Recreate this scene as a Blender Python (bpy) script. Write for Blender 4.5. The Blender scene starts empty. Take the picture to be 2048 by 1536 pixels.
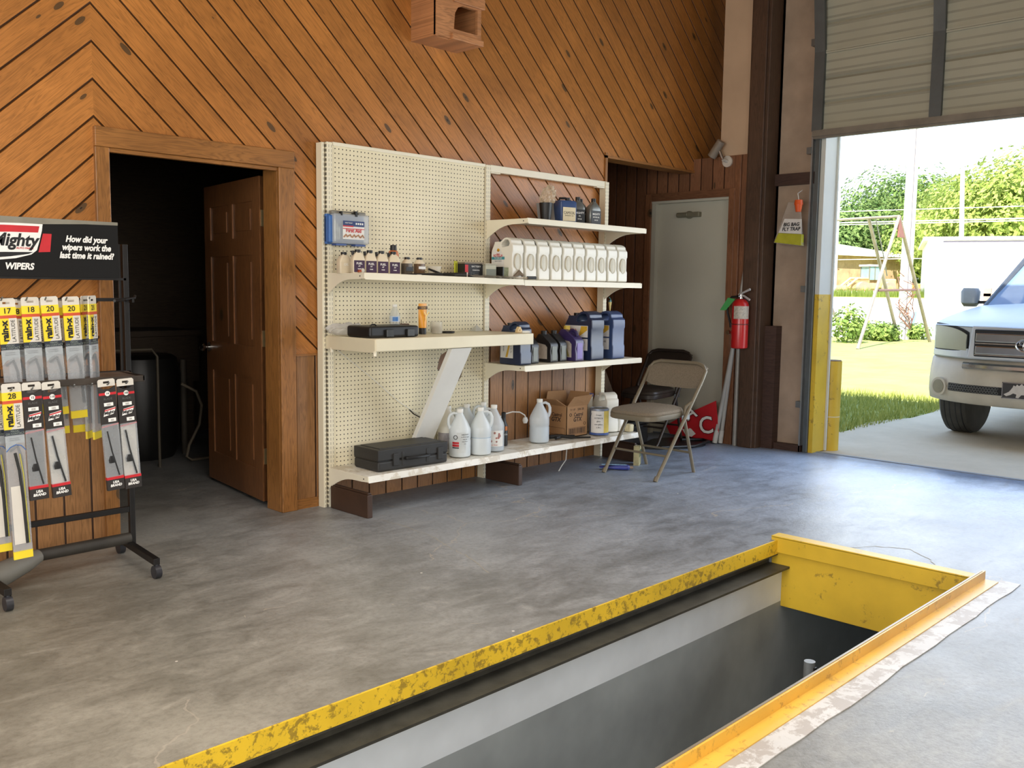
import bpy, bmesh, math, random
from mathutils import Vector, Matrix
R0 = random.Random(7)
PI = math.pi
SC = bpy.context.scene
COL = SC.collection

# ------------------------------------------------------------------ materials
def lin(c):
    o = []
    for v in c[:3]:
        v = v / 255.0
        o.append(v / 12.92 if v <= 0.04045 else ((v + 0.055) / 1.055) ** 2.4)
    return (o[0], o[1], o[2], 1.0)

def scl(c, k):
    return (min(1, c[0] * k), min(1, c[1] * k), min(1, c[2] * k), 1)

class NT:
    def __init__(s, name):
        s.m = bpy.data.materials.new(name); s.m.use_nodes = True
        s.t = s.m.node_tree; s.t.nodes.clear()
        s.out = s.t.nodes.new('ShaderNodeOutputMaterial')
        s.tc = s.t.nodes.new('ShaderNodeTexCoord')
    def n(s, typ, **kw):
        nd = s.t.nodes.new(typ)
        for k, v in kw.items(): setattr(nd, k, v)
        return nd
    def l(s, a, b): s.t.links.new(a, b)
    def math(s, op, a, b=None, c=None, clamp=False):
        nd = s.n('ShaderNodeMath', operation=op); nd.use_clamp = clamp
        for i, v in enumerate((a, b, c)):
            if v is None: continue
            if isinstance(v, (int, float)): nd.inputs[i].default_value = v
            else: s.l(v, nd.inputs[i])
        return nd.outputs[0]
    def comb(s, x, y, z):
        nd = s.n('ShaderNodeCombineXYZ')
        for i, v in enumerate((x, y, z)):
            if isinstance(v, (int, float)): nd.inputs[i].default_value = v
            else: s.l(v, nd.inputs[i])
        return nd.outputs[0]
    def sep(s, v):
        nd = s.n('ShaderNodeSeparateXYZ'); s.l(v, nd.inputs[0]); return nd.outputs
    def noise(s, vec, scale, detail=4, rough=.55, dist=0):
        nd = s.n('ShaderNodeTexNoise'); s.l(vec, nd.inputs['Vector'])
        nd.inputs['Scale'].default_value = scale; nd.inputs['Detail'].default_value = detail
        nd.inputs['Roughness'].default_value = rough; nd.inputs['Distortion'].default_value = dist
        return nd.outputs[0]
    def ramp(s, fac, stops):
        nd = s.n('ShaderNodeValToRGB'); s.l(fac, nd.inputs[0])
        e = nd.color_ramp.elements
        while len(e) > 1: e.remove(e[-1])
        e[0].position = stops[0][0]; e[0].color = stops[0][1]
        for p, c in stops[1:]:
            x = e.new(p); x.color = c
        return nd.outputs[0]
    def mix(s, fac, a, b, mode='MIX'):
        nd = s.n('ShaderNodeMix', data_type='RGBA', blend_type=mode)
        for i, v in ((0, fac), (6, a), (7, b)):
            if isinstance(v, (int, float)): nd.inputs[i].default_value = v
            elif isinstance(v, tuple): nd.inputs[i].default_value = v
            else: s.l(v, nd.inputs[i])
        return nd.outputs[2]
    def scalev(s, vec, sx, sy, sz):
        nd = s.n('ShaderNodeVectorMath', operation='MULTIPLY'); s.l(vec, nd.inputs[0])
        nd.inputs[1].default_value = (sx, sy, sz); return nd.outputs[0]
    def bsdf(s, col, rough=.5, metal=0, spec=.5, normal=None, **kw):
        b = s.n('ShaderNodeBsdfPrincipled')
        for k, v in (('Base Color', col), ('Roughness', rough), ('Metallic', metal), ('Specular IOR Level', spec)):
            if isinstance(v, (int, float, tuple)): b.inputs[k].default_value = v
            else: s.l(v, b.inputs[k])
        for k, v in kw.items(): b.inputs[k.replace('_', ' ')].default_value = v
        if normal is not None: s.l(normal, b.inputs['Normal'])
        s.l(b.outputs[0], s.out.inputs[0]); return b
    def bump(s, h, strength=.5, dist=.01):
        b = s.n('ShaderNodeBump'); s.l(h, b.inputs['Height'])
        b.inputs['Strength'].default_value = strength; b.inputs['Distance'].default_value = dist
        return b.outputs[0]

_mc = {}
def M(rgb, rough=.5, metal=0, var=.12, vs=14, spec=.5, alpha=1.0, emit=0, name=None, bump=0):
    key = (tuple(rgb), rough, metal, var, vs, spec, alpha, emit, bump)
    if key in _mc: return _mc[key]
    t = NT(name or 'finish_%d' % len(_mc))
    c = lin(rgb)
    nz = t.noise(t.tc.outputs['Object'], vs)
    col = t.ramp(nz, [(.3, scl(c, 1 - var)), (.7, scl(c, 1 + var * .6))])
    nb = t.bump(t.noise(t.tc.outputs['Object'], vs * 6), bump, .004) if bump else None
    b = t.bsdf(col, rough, metal, spec, nb)
    if emit:
        t.l(col, b.inputs['Emission Color']); b.inputs['Emission Strength'].default_value = emit
    if alpha < 1:
        tr = t.n('ShaderNodeBsdfTransparent'); mx = t.n('ShaderNodeMixShader'); mx.inputs[0].default_value = alpha
        t.l(tr.outputs[0], mx.inputs[1]); t.l(b.outputs[0], mx.inputs[2]); t.l(mx.outputs[0], t.out.inputs[0])
    _mc[key] = t.m
    return t.m

def wood_boards(name, mode, base, rough=.38, period=None, gr=1.0, x0=-1.215, dark=(38, 16, 6), vary=.16):
    """tongue and groove boards; mode 'chev','vx' (vertical boards, x), 'vy' (vertical boards, y), 'none_x','none_y','none_z' (plain grain along that axis)"""
    t = NT(name)
    X, Y, Z = t.sep(t.tc.outputs['Object'])
    c = lin(base)
    if mode == 'chev':
        s_ = t.math('SUBTRACT', X, x0); ab = t.math('ABSOLUTE', s_)
        side = t.math('GREATER_THAN', s_, 0.0)
        u = t.math('DIVIDE', t.math('ADD', Z, t.math('MULTIPLY', ab, .928)), .1675)
        v = t.math('SUBTRACT', t.math('MULTIPLY', ab, .733), t.math('MULTIPLY', Z, .68))
        v = t.math('ADD', v, t.math('MULTIPLY', side, 13.7))
        gw = .122
    elif mode in ('vx', 'vy'):
        u = t.math('DIVIDE', t.math('ADD', X if mode == 'vx' else Y, 20.03), period or .125); v = Z; gw = period or .125
        side = None
    else:
        u = t.math('ADD', t.math('MULTIPLY', {'none_x': Z, 'none_y': Z, 'none_z': t.math('ADD', X, Y)}[mode], 4), 7.3)
        v = {'none_x': X, 'none_y': Y, 'none_z': Z}[mode]; gw = .15; side = None
    fl = t.math('FLOOR', u); fr = t.math('SUBTRACT', u, fl)
    wn = t.n('ShaderNodeTexWhiteNoise', noise_dimensions='2D')
    t.l(t.comb(fl, side if side is not None else 0.0, 0), wn.inputs['Vector'])
    rnd = wn.outputs['Value'] if mode[0:4] != 'none' else None
    off = t.math('MULTIPLY', rnd, 37.0) if rnd is not None else 0.0
    vv = t.math('ADD', v, off) if rnd is not None else v
    gv = t.comb(t.math('MULTIPLY', u, gw * 26), t.math('MULTIPLY', vv, 1.5), off if rnd is not None else 0.0)
    g1 = t.noise(gv, 1.6, 3, .5, 1.2)
    rings = t.math('FRACT', t.math('MULTIPLY', g1, 7.0))
    rings = t.math('ABSOLUTE', t.math('SUBTRACT', rings, .5))
    g2 = t.noise(t.comb(t.math('MULTIPLY', u, gw * 260), t.math('MULTIPLY', vv, 5.0), 0.0), 1.0, 3)
    lit = scl(c, 1.18); drk = scl(c, .70)
    col = t.ramp(t.math('ADD', t.math('MULTIPLY', rings, 1.0), t.math('MULTIPLY', g2, .5)), [(.2, drk), (.5, c), (.85, lit)])
    if rnd is not None:
        hs = t.n('ShaderNodeHueSaturation')
        t.l(t.math('ADD', t.math('MULTIPLY', rnd, vary * 2), 1 - vary), hs.inputs['Value'])
        t.l(col, hs.inputs['Color']); col = hs.outputs[0]
    st_ = t.noise(t.tc.outputs['Object'], 1.3, 4, .6, .5)
    col = t.mix(.8, col, t.ramp(st_, [(.35, (.74, .72, .70, 1)), (.6, (1.06, 1.06, 1.06, 1))]), 'MULTIPLY')
    # knots
    vo = t.n('ShaderNodeTexVoronoi', feature='F1'); vo.inputs['Scale'].default_value = 1.0
    t.l(t.comb(t.math('MULTIPLY', u, 1.0), t.math('MULTIPLY', vv, 3.2), 0.0), vo.inputs['Vector'])
    kd = vo.outputs['Distance']
    kr = t.sep(vo.outputs['Color'])[0]
    ksel = t.math('GREATER_THAN', kr, .36 if mode == 'chev' else .75)
    kn = t.math('MULTIPLY', t.math('LESS_THAN', kd, .115), ksel)
    khalo = t.math('MULTIPLY', t.math('SUBTRACT', 1.0, t.math('MULTIPLY', kd, 4.5), clamp=True), ksel)
    col = t.mix(t.math('MULTIPLY', khalo, .55), col, scl(c, .45))
    col = t.mix(t.math('MULTIPLY', kn, .85), col, lin((74, 58, 38)))
    kc = t.math('MULTIPLY', t.math('LESS_THAN', kd, .04), ksel)
    col = t.mix(kc, col, lin((34, 26, 18)))
    nrm = None
    if mode[0:4] != 'none':
        e = t.math('MINIMUM', fr, t.math('SUBTRACT', 1.0, fr))
        gline = t.math('SUBTRACT', 1.0, t.math('DIVIDE', e, .05 * gr, clamp=True), clamp=True)
        gl2 = t.math('LESS_THAN', e, .034 * gr)
        hl = t.math('MULTIPLY', t.math('GREATER_THAN', fr, .03 * gr), t.math('LESS_THAN', fr, .062 * gr))
        col = t.mix(t.math('MULTIPLY', hl, .35), col, scl(c, 1.7))  # bevel highlight painted as a lighter strip beside each groove
        col = t.mix(t.math('MULTIPLY', gl2, .85), col, lin(dark))
        nrm = t.bump(t.math('MULTIPLY', gline, -1.0), .9, .012)
        # butt joints
    else:
        nrm = t.bump(g2, .12, .003)
    b = t.bsdf(col, rough, 0, .45, nrm)
    return t.m

def floor_mat():
    t = NT('worn_painted_concrete')
    P = t.tc.outputs['Object']; X, Y, Z = t.sep(P)
    n1 = t.noise(P, .8, 6, .62, .5); n2 = t.noise(P, 4.0, 8, .7, .4); n3 = t.noise(P, 42, 5, .75)
    rot = t.n('ShaderNodeMapping'); rot.inputs['Rotation'].default_value = (0, 0, .75); rot.inputs['Scale'].default_value = (1.5, 3.4, 1)
    t.l(P, rot.inputs['Vector'])
    n4 = t.noise(rot.outputs[0], 2.6, 8, .72, .8)
    gx = t.math('MULTIPLY_ADD', X, .20, .36, clamp=True)   # sky reflection painted in: base colour turns bluer toward the bay door
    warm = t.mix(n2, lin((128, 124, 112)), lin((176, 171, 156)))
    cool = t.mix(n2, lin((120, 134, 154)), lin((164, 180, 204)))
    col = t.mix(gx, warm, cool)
    dk = t.ramp(t.math('ADD', t.math('MULTIPLY', n1, .6), t.math('MULTIPLY', n4, .4)), [(.40, (.42, .41, .385, 1)), (.56, (1, 1, 1, 1))])
    col = t.mix(.8, col, dk, 'MULTIPLY')
    d2 = t.ramp(n3, [(.34, (.66, .65, .63, 1)), (.54, (1, 1, 1, 1))])
    col = t.mix(.6, col, d2, 'MULTIPLY')
    pale = t.ramp(n4, [(.60, (0, 0, 0, 1)), (.70, (1, 1, 1, 1))])
    col = t.mix(t.math('MULTIPLY', pale, .30), col, lin((176, 170, 156)))
    # hairline cracks
    vo = t.n('ShaderNodeTexVoronoi', feature='DISTANCE_TO_EDGE'); vo.inputs['Scale'].default_value = .42
    ws = t.n('ShaderNodeVectorMath', operation='ADD'); nn = t.n('ShaderNodeTexNoise'); t.l(P, nn.inputs['Vector']); nn.inputs['Scale'].default_value = 2.5; nn.inputs['Detail'].default_value = 5
    sc_ = t.n('ShaderNodeVectorMath', operation='SCALE'); t.l(nn.outputs['Color'], sc_.inputs[0]); sc_.inputs['Scale'].default_value = .5
    t.l(P, ws.inputs[0]); t.l(sc_.outputs[0], ws.inputs[1]); t.l(ws.outputs[0], vo.inputs['Vector'])
    ck = t.math('MULTIPLY', t.math('LESS_THAN', vo.outputs['Distance'], .0016), t.math('GREATER_THAN', n1, .5))
    col = t.mix(t.math('MULTIPLY', ck, .55), col, lin((176, 166, 150)))
    # paint flakes
    vf = t.n('ShaderNodeTexVoronoi', feature='F1'); vf.inputs['Scale'].default_value = 5.0; t.l(P, vf.inputs['Vector'])
    fk = t.math('MULTIPLY', t.math('LESS_THAN', vf.outputs['Distance'], .028), t.math('GREATER_THAN', t.sep(vf.outputs['Color'])[0], .72))
    col = t.mix(fk, col, lin((214, 208, 196)))
    rough = t.math('ADD', t.math('MULTIPLY', n4, .42), .20)
    hgt = t.math('ADD', t.math('MULTIPLY', n2, .6), t.math('MULTIPLY', n3, .35))
    t.bsdf(col, rough, 0, .5, t.bump(hgt, .35, .012))
    return t.m

def chip_yellow(name, base, chip, amt=.5, scale=9, rough=.45):
    t = NT(name)
    P = t.tc.outputs['Object']
    n = t.noise(P, scale, 8, .72, .3); n2 = t.noise(P, 2.2, 3)
    v = t.math('ADD', n, t.math('MULTIPLY', n2, .25))
    a = .62 + (.5 - amt) * .25
    f = t.ramp(v, [(a, (0, 0, 0, 1)), (a + .06, (1, 1, 1, 1))])
    base2 = t.ramp(t.noise(P, 3, 4), [(.3, scl(lin(base), .82)), (.7, scl(lin(base), 1.1))])
    col = t.mix(t.math('MULTIPLY', f, .75), base2, lin(chip))
    t.bsdf(col, rough, 0, .5, t.bump(n, .15, .004))
    return t.m

def peg_mat(x0, z0):
    t = NT('cream_pegboard')
    X, Y, Z = t.sep(t.tc.outputs['Object'])
    p = .0254
    fx = t.math('SUBTRACT', t.math('FRACT', t.math('DIVIDE', t.math('SUBTRACT', X, x0), p)), .5)
    fz = t.math('SUBTRACT', t.math('FRACT', t.math('DIVIDE', t.math('SUBTRACT', Z, z0), p)), .5)
    d = t.math('SQRT', t.math('ADD', t.math('MULTIPLY', fx, fx), t.math('MULTIPLY', fz, fz)))
    h = t.math('LESS_THAN', d, .145)
    c = t.ramp(t.noise(t.tc.outputs['Object'], 2.5, 4), [(.3, lin((222, 211, 178))), (.7, lin((236, 226, 196)))])
    col = t.mix(h, c, lin((38, 32, 26)))
    t.bsdf(col, .5, 0, .3)
    return t.m

def slot_mat():
    t = NT('cream_slotted_steel')
    X, Y, Z = t.sep(t.tc.outputs['Object'])
    fz = t.math('FRACT', t.math('DIVIDE', Z, .0254))
    a = t.math('LESS_THAN', fz, .6)
    xs = t.math('FRACT', t.math('DIVIDE', t.math('ADD', X, .0), .0165))
    bnd = t.math('MULTIPLY', t.math('GREATER_THAN', xs, .45), t.math('LESS_THAN', xs, .62))
    h = t.math('MULTIPLY', a, bnd)
    col = t.mix(t.math('MULTIPLY', h, .8), lin((230, 221, 194)), lin((70, 60, 48)))
    t.bsdf(col, .4, 0, .4)
    return t.m

def leaf_mat(name, c1, c2):
    t = NT(name)
    oi = t.n('ShaderNodeNewGeometry')
    f = oi.outputs['Random Per Island']
    col = t.mix(f, lin(c1), lin(c2))
    d = t.n('ShaderNodeBsdfDiffuse'); tr = t.n('ShaderNodeBsdfTranslucent'); mx = t.n('ShaderNodeMixShader')
    mx.inputs[0].default_value = .35
    t.l(col, d.inputs[0]); t.l(col, tr.inputs[0]); t.l(d.outputs[0], mx.inputs[1]); t.l(tr.outputs[0], mx.inputs[2])
    t.l(mx.outputs[0], t.out.inputs[0])
    return t.m

def clearplastic(name, tint=(235, 240, 240), alpha=.3, rough=.12):
    return M(tint, rough, 0, .05, 20, .6, alpha, name=name)

# ------------------------------------------------------------------ mesh builder
class MB:
    def __init__(s): s.bm = bmesh.new()
    def _add(s, vs, fs, mi=0):
        v = [s.bm.verts.new(p) for p in vs]
        for f in fs:
            try:
                fc = s.bm.faces.new([v[i] for i in f]); fc.material_index = mi
            except ValueError: pass
        return s
    def box(s, x0, x1, y0, y1, z0, z1, mi=0):
        vs = [(x, y, z) for z in (z0, z1) for y in (y0, y1) for x in (x0, x1)]
        return s._add(vs, [(0, 2, 3, 1), (4, 5, 7, 6), (0, 1, 5, 4), (2, 6, 7, 3), (0, 4, 6, 2), (1, 3, 7, 5)], mi)
    def hexa(s, pts, mi=0):   # 4 bottom pts (ccw), 4 top pts
        return s._add(pts, [(3, 2, 1, 0), (4, 5, 6, 7), (0, 1, 5, 4), (1, 2, 6, 5), (2, 3, 7, 6), (3, 0, 4, 7)], mi)
    def quad(s, a, b, c, d, mi=0): return s._add([a, b, c, d], [(0, 1, 2, 3)], mi)
    def cyl(s, p, q, r, r2=None, n=14, mi=0, cap=True):
        p, q = Vector(p), Vector(q); r2 = r if r2 is None else r2
        d = (q - p).normalized(); a = d.orthogonal().normalized(); b = d.cross(a)
        vs = []
        for c, rr in ((p, r), (q, r2)):
            for i in range(n):
                t = 2 * PI * i / n; vs.append(c + a * rr * math.cos(t) + b * rr * math.sin(t))
        fs = [(i, (i + 1) % n, n + (i + 1) % n, n + i) for i in range(n)]
        if cap: fs += [tuple(range(n - 1, -1, -1)), tuple(range(n, 2 * n))]
        return s._add(vs, fs, mi)
    def tube(s, pts, r, n=8, mi=0, closed=False):
        P = [Vector(p) for p in pts]; N = len(P); vs = []; prev = None
        for i in range(N):
            if closed: d = P[(i + 1) % N] - P[i - 1]
            else: d = P[min(i + 1, N - 1)] - P[max(i - 1, 0)]
            d.normalize()
            a = d.orthogonal().normalized() if prev is None else (prev - d * prev.dot(d)).normalized()
            prev = a; b = d.cross(a)
            rr = r[i] if isinstance(r, (list, tuple)) else r
            for k in range(n):
                t = 2 * PI * k / n; vs.append(P[i] + a * rr * math.cos(t) + b * rr * math.sin(t))
        fs = []
        for i in range(N if closed else N - 1):
            j = (i + 1) % N
            for k in range(n):
                fs.append((i * n + k, i * n + (k + 1) % n, j * n + (k + 1) % n, j * n + k))
        if not closed: fs += [tuple(range(n - 1, -1, -1)), tuple(range((N - 1) * n, N * n))]
        return s._add(vs, fs, mi)
    def loft(s, rings, mi=0, cap=True):
        n = len(rings[0]); vs = [p for r in rings for p in r]; fs = []
        for i in range(len(rings) - 1):
            for k in range(n):
                fs.append((i * n + k, i * n + (k + 1) % n, (i + 1) * n + (k + 1) % n, (i + 1) * n + k))
        if cap: fs += [tuple(range(n - 1, -1, -1)), tuple(range((len(rings) - 1) * n, len(rings) * n))]
        return s._add(vs, fs, mi)
    def secs(s, L, n=24, p=4, mi=0, c=(0, 0)):  # L: (z, w, d[, cx, cy, p])
        rings = []
        for e in L:
            z, w, d = e[:3]; cx = e[3] if len(e) > 3 else 0; cy = e[4] if len(e) > 4 else 0; pp = e[5] if len(e) > 5 else p
            r = []
            for i in range(n):
                a = 2 * PI * (i + .5) / n; ca, sa = math.cos(a), math.sin(a)
                r.append((c[0] + cx + w / 2 * math.copysign(abs(ca) ** (2 / pp), ca), c[1] + cy + d / 2 * math.copysign(abs(sa) ** (2 / pp), sa), z))
            rings.append(r)
        return s.loft(rings, mi)
    def lathe(s, prof, c=(0, 0), n=24, mi=0):
        return s.secs([(z, 2 * r, 2 * r) for r, z in prof], n, 2, mi, c)
    def prism(s, pts, axis, a0, a1, holes=(), mi=0):
        def P(u, v, a): return {'x': (a, u, v), 'y': (u, a, v), 'z': (u, v, a)}[axis]
        tmp = bmesh.new(); ed = []
        for loop in [pts] + list(holes):
            vs = [tmp.verts.new(P(u, v, a0)) for u, v in loop]
            for i in range(len(vs)): ed.append(tmp.edges.new((vs[i], vs[(i + 1) % len(vs)])))
        r = bmesh.ops.triangle_fill(tmp, use_beauty=True, edges=ed)
        fs = [g for g in r['geom'] if isinstance(g, bmesh.types.BMFace)]
        if not holes:
            bmesh.ops.dissolve_faces(tmp, faces=fs); fs = tmp.faces[:]
        if a1 != a0:
            ex = bmesh.ops.extrude_face_region(tmp, geom=fs)
            vv = [g for g in ex['geom'] if isinstance(g, bmesh.types.BMVert)]
            bmesh.ops.translate(tmp, verts=vv, vec=Vector(P(0, 0, a1)) - Vector(P(0, 0, a0)))
            bmesh.ops.recalc_face_normals(tmp, faces=tmp.faces[:])
        tmp.verts.ensure_lookup_table(); tmp.verts.index_update()
        s._add([v.co.copy() for v in tmp.verts], [tuple(v.index for v in f.verts) for f in tmp.faces], mi)
        tmp.free(); return s
    def xf(s, mat): bmesh.ops.transform(s.bm, matrix=mat, verts=s.bm.verts[:]); return s
    def build(s, name, mats, parent=None, bevel=0, smooth=False, world=False, seg=2, sub=0, recalc=True, ang=40):
        me = bpy.data.meshes.new(name)
        if world and parent is not None: bmesh.ops.translate(s.bm, verts=s.bm.verts[:], vec=-Vector(parent.location))
        if recalc: bmesh.ops.recalc_face_normals(s.bm, faces=s.bm.faces[:])
        s.bm.to_mesh(me); s.bm.free()
        for m in (mats if isinstance(mats, (list, tuple)) else [mats]): me.materials.append(m)
        if smooth or sub:
            me.polygons.foreach_set('use_smooth', [True] * len(me.polygons))
            if not sub: me.set_sharp_from_angle(angle=math.radians(ang))
        o = bpy.data.objects.new(name, me); COL.objects.link(o)
        if parent is not None: o.parent = parent
        if bevel:
            b = o.modifiers.new('bevel', 'BEVEL'); b.width = bevel; b.segments = seg; b.limit_method = 'ANGLE'; b.angle_limit = math.radians(35)
        if sub:
            b = o.modifiers.new('sub', 'SUBSURF'); b.levels = sub; b.render_levels = sub
        return o

def thing(name, label, cat, loc=(0, 0, 0), rz=0, group=None):
    o = bpy.data.objects.new(name, None); COL.objects.link(o); o.empty_display_size = .1
    o.location = loc; o.rotation_euler = (0, 0, rz)
    return tag(o, label, cat, group)
def tag(o, label, cat, group=None, kind=None):
    o['label'] = label; o['category'] = cat
    if group: o['group'] = group
    if kind: o['kind'] = kind
    return o
def struct(o): o['kind'] = 'structure'; return o
def dup(r, loc, label, rz=None, group=None):
    c = r.copy(); COL.objects.link(c); c.location = loc; c['label'] = label
    if rz is not None: c.rotation_euler = (0, 0, rz)
    if group: c['group'] = group
    for ch in r.children[:]:
        d = ch.copy(); COL.objects.link(d); d.parent = c
        for g in ch.children[:]:
            e = g.copy(); COL.objects.link(e); e.parent = d
    return c
ORI = {'f': ((1, 0, 0), (0, 0, 1), (0, -1, 0)), 'fv': ((0, 0, 1), (-1, 0, 0), (0, -1, 0)), 'l': ((0, -1, 0), (0, 0, 1), (-1, 0, 0)),
       'lv': ((0, 0, 1), (0, 1, 0), (-1, 0, 0)), 'up': ((1, 0, 0), (0, 1, 0), (0, 0, 1))}
def text(body, size, m, parent, loc, ori='f', align='CENTER', shear=0, bold=0, sx=1, name='lettering', rot=0, space=1):
    cu = bpy.data.curves.new(name, 'FONT'); cu.body = body; cu.size = size; cu.align_x = align; cu.align_y = 'CENTER'
    cu.shear = shear; cu.offset = bold; cu.extrude = .0002; cu.resolution_u = 3; cu.space_line = .95 * space
    to = bpy.data.objects.new('tmp', cu); COL.objects.link(to)
    me = bpy.data.meshes.new_from_object(to)
    bpy.data.objects.remove(to)
    a, b, c = ORI[ori]
    mt = Matrix(((a[0], b[0], c[0]), (a[1], b[1], c[1]), (a[2], b[2], c[2]))).to_4x4()
    me.transform(mt @ Matrix.Rotation(rot, 4, 'Z') @ Matrix.Diagonal((sx, 1, 1, 1)))
    me.materials.clear(); me.materials.append(m)
    o = bpy.data.objects.new(name, me); COL.objects.link(o); o.parent = parent; o.location = loc
    return o

# ------------------------------------------------------------------ palette
m_chev = wood_boards('knotty_pine_chevron', 'chev', (176, 115, 56), .34, vary=.12)
m_wains = wood_boards('pine_wainscot', 'vx', (152, 108, 66), .4, .125)
m_vx = m_wains
m_party = wood_boards('red_brown_vertical_boards', 'vy', (124, 84, 58), .45, .11)
m_alc = wood_boards('alcove_boards', 'vx', (86, 60, 44), .55, .12)
m_trimz = wood_boards('pine_trim_vertical', 'none_z', (148, 100, 52), .35)
m_trimx = wood_boards('pine_trim_horizontal', 'none_x', (150, 101, 52), .35)
m_doorw = wood_boards('brown_panel_door', 'none_z', (128, 84, 50), .32)
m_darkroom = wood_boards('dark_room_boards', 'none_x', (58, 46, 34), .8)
m_col = wood_boards('red_brown_column', 'none_z', (84, 62, 46), .5)
m_box = wood_boards('raw_pine_box', 'none_x', (184, 128, 84), .5)
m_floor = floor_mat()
m_yel = chip_yellow('chipped_yellow_paint', (230, 190, 48), (128, 104, 44), .42, 30)
m_yelc = chip_yellow('clean_yellow_paint', (222, 184, 52), (140, 112, 46), .1, 14)
m_yelo = chip_yellow('ochre_yellow_paint', (230, 182, 74), (176, 134, 60), .2, 26, .35)
m_whit_chip = chip_yellow('chipped_white_patch', (206, 204, 200), (160, 150, 140), .6, 12)
m_cream = M((234, 226, 202), .4, 0, .05, 3, name='cream_enamel')
m_white = M((232, 230, 222), .45, 0, .05, 4, name='white_enamel')
m_black = M((22, 21, 20), .45, 0, .2, 20, name='black_plastic')
m_blackm = M((24, 21, 19), .5, .2, .3, 20, name='black_steel')
m_chrome = M((190, 190, 188), .18, 1, .1, 12, name='chrome')
m_steel = M((120, 122, 120), .4, .6, .2, 9, name='grey_steel')
m_inkk = M((20, 20, 22), .6, name='black_ink'); m_inkw = M((236, 234, 228), .6, 0, .03, name='white_ink')
m_inkr = M((196, 36, 44), .5, name='red_ink'); m_inkb = M((40, 60, 120), .5, name='blue_ink')

# ------------------------------------------------------------------ camera
cam_d = bpy.data.cameras.new('camera'); cam = bpy.data.objects.new('camera', cam_d); COL.objects.link(cam)
yaw, pit, rol = 0.77133, -0.10156, 0.013
fw = Vector((math.cos(yaw) * math.cos(pit), math.sin(yaw) * math.cos(pit), math.sin(pit)))
rt = Vector((math.sin(yaw), -math.cos(yaw), 0)); up = rt.cross(fw)
r2 = rt * math.cos(rol) + up * math.sin(rol); u2 = -rt * math.sin(rol) + up * math.cos(rol)
cam.matrix_world = Matrix(((r2.x, u2.x, -fw.x, -3.00824), (r2.y, u2.y, -fw.y, -4.37637), (r2.z, u2.z, -fw.z, 1.24736), (0, 0, 0, 1)))
cam_d.sensor_width = 36; cam_d.lens = 1867.67 / 2048 * 36; cam_d.clip_end = 600; cam_d.clip_start = .05
SC.camera = cam

# ================================================================== THE ROOM
YW = .064
b = MB()   # main wall: lower part wainscot, upper chevron
Z1 = .868
def wallseg(x0, x1, z0, z1):
    if z0 < Z1: b.box(x0, x1, YW, YW + .12, z0, min(Z1, z1), 1)
    if z1 > Z1: b.box(x0, x1, YW, YW + .12, max(Z1, z0), z1, 0)
wallseg(-6, -1.18, 0, 4.3); wallseg(-1.18, -.225, 1.9, 4.3); wallseg(-.225, 2.534, 0, 4.3); wallseg(2.534, 4.2, 2.235, 4.3)
struct(b.build('wall_back', [m_chev, m_wains]))
# door casing
b = MB()
b.box(-1.222, -1.155, YW - .02, YW + .13, 0, 1.875); b.box(-.262, -.165, YW - .022, YW, 0, 1.875); b.box(-.262, -.235, YW, YW + .14, 0, 1.87)
struct(b.build('trim_1', m_trimz, bevel=.004))
b = MB(); b.box(-1.222, -.165, YW - .024, YW + .13, 1.875, 1.966); b.box(-1.155, -.262, YW - .012, YW + .02, 1.855, 1.875)
struct(b.build('trim_2', m_trimx, bevel=.004))
b = MB(); b.box(-.165, -.0, YW - .008, YW, .0, .055); b.box(-.165, -.0, YW - .008, YW, .862, .872); struct(b.build('baseboard_back', m_trimx))
b = MB(); b.box(2.512, 2.536, YW - .012, YW + .13, 0, 2.26); struct(b.build('trim_3', m_trimz))
b = MB(); b.box(2.512, 3.73, YW - .012, YW + .13, 2.222, 2.24); struct(b.build('trim_4', m_trimx))
# floor with the pit opening
PX, PY0, PY1 = 1.255, -2.125, -3.085
b = MB()
b.box(-6, 3.86, PY0, YW, -.066, 0); b.box(-6, 3.86, -9, PY1, -.12, 0); b.box(PX, 3.86, PY1, PY0, -.12, 0); b.box(-6, -5, PY1, PY0, -.12, 0)
b.box(-3.5, 3.86, YW, 3.2, -.12, 0)
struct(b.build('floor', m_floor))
b = MB(); b.box(-6, 4.3, -9, 3.3, 4.3, 4.42); struct(b.build('ceiling', M((150, 120, 90), .7)))
b = MB(); b.box(-6.1, -6, -9, -5.2, 0, 4.3); b.box(-6.1, -6, -.8, 3.2, 0, 4.3); b.box(-6.1, -6, -5.2, -.8, 2.7, 4.3)
struct(b.build('wall_left', M((150, 112, 76), .7)))
b = MB(); b.box(-6, 4.0, -9.1, -9, 0, 4.3); struct(b.build('wall_front', M((190, 176, 150), .7)))
# dark room behind the open door
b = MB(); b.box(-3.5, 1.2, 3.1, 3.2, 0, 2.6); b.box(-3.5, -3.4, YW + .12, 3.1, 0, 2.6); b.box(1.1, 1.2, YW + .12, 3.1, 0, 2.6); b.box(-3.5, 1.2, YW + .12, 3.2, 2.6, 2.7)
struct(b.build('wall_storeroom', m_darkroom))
# alcove
b = MB(); b.box(2.0, 3.8, 1.15, 1.25, 0, 2.5); b.box(2.35, 2.45, YW + .12, 1.15, 0, 2.5); b.box(2.35, 3.8, YW + .12, 1.2, 2.42, 2.5)
struct(b.build('wall_alcove', m_alc))
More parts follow.
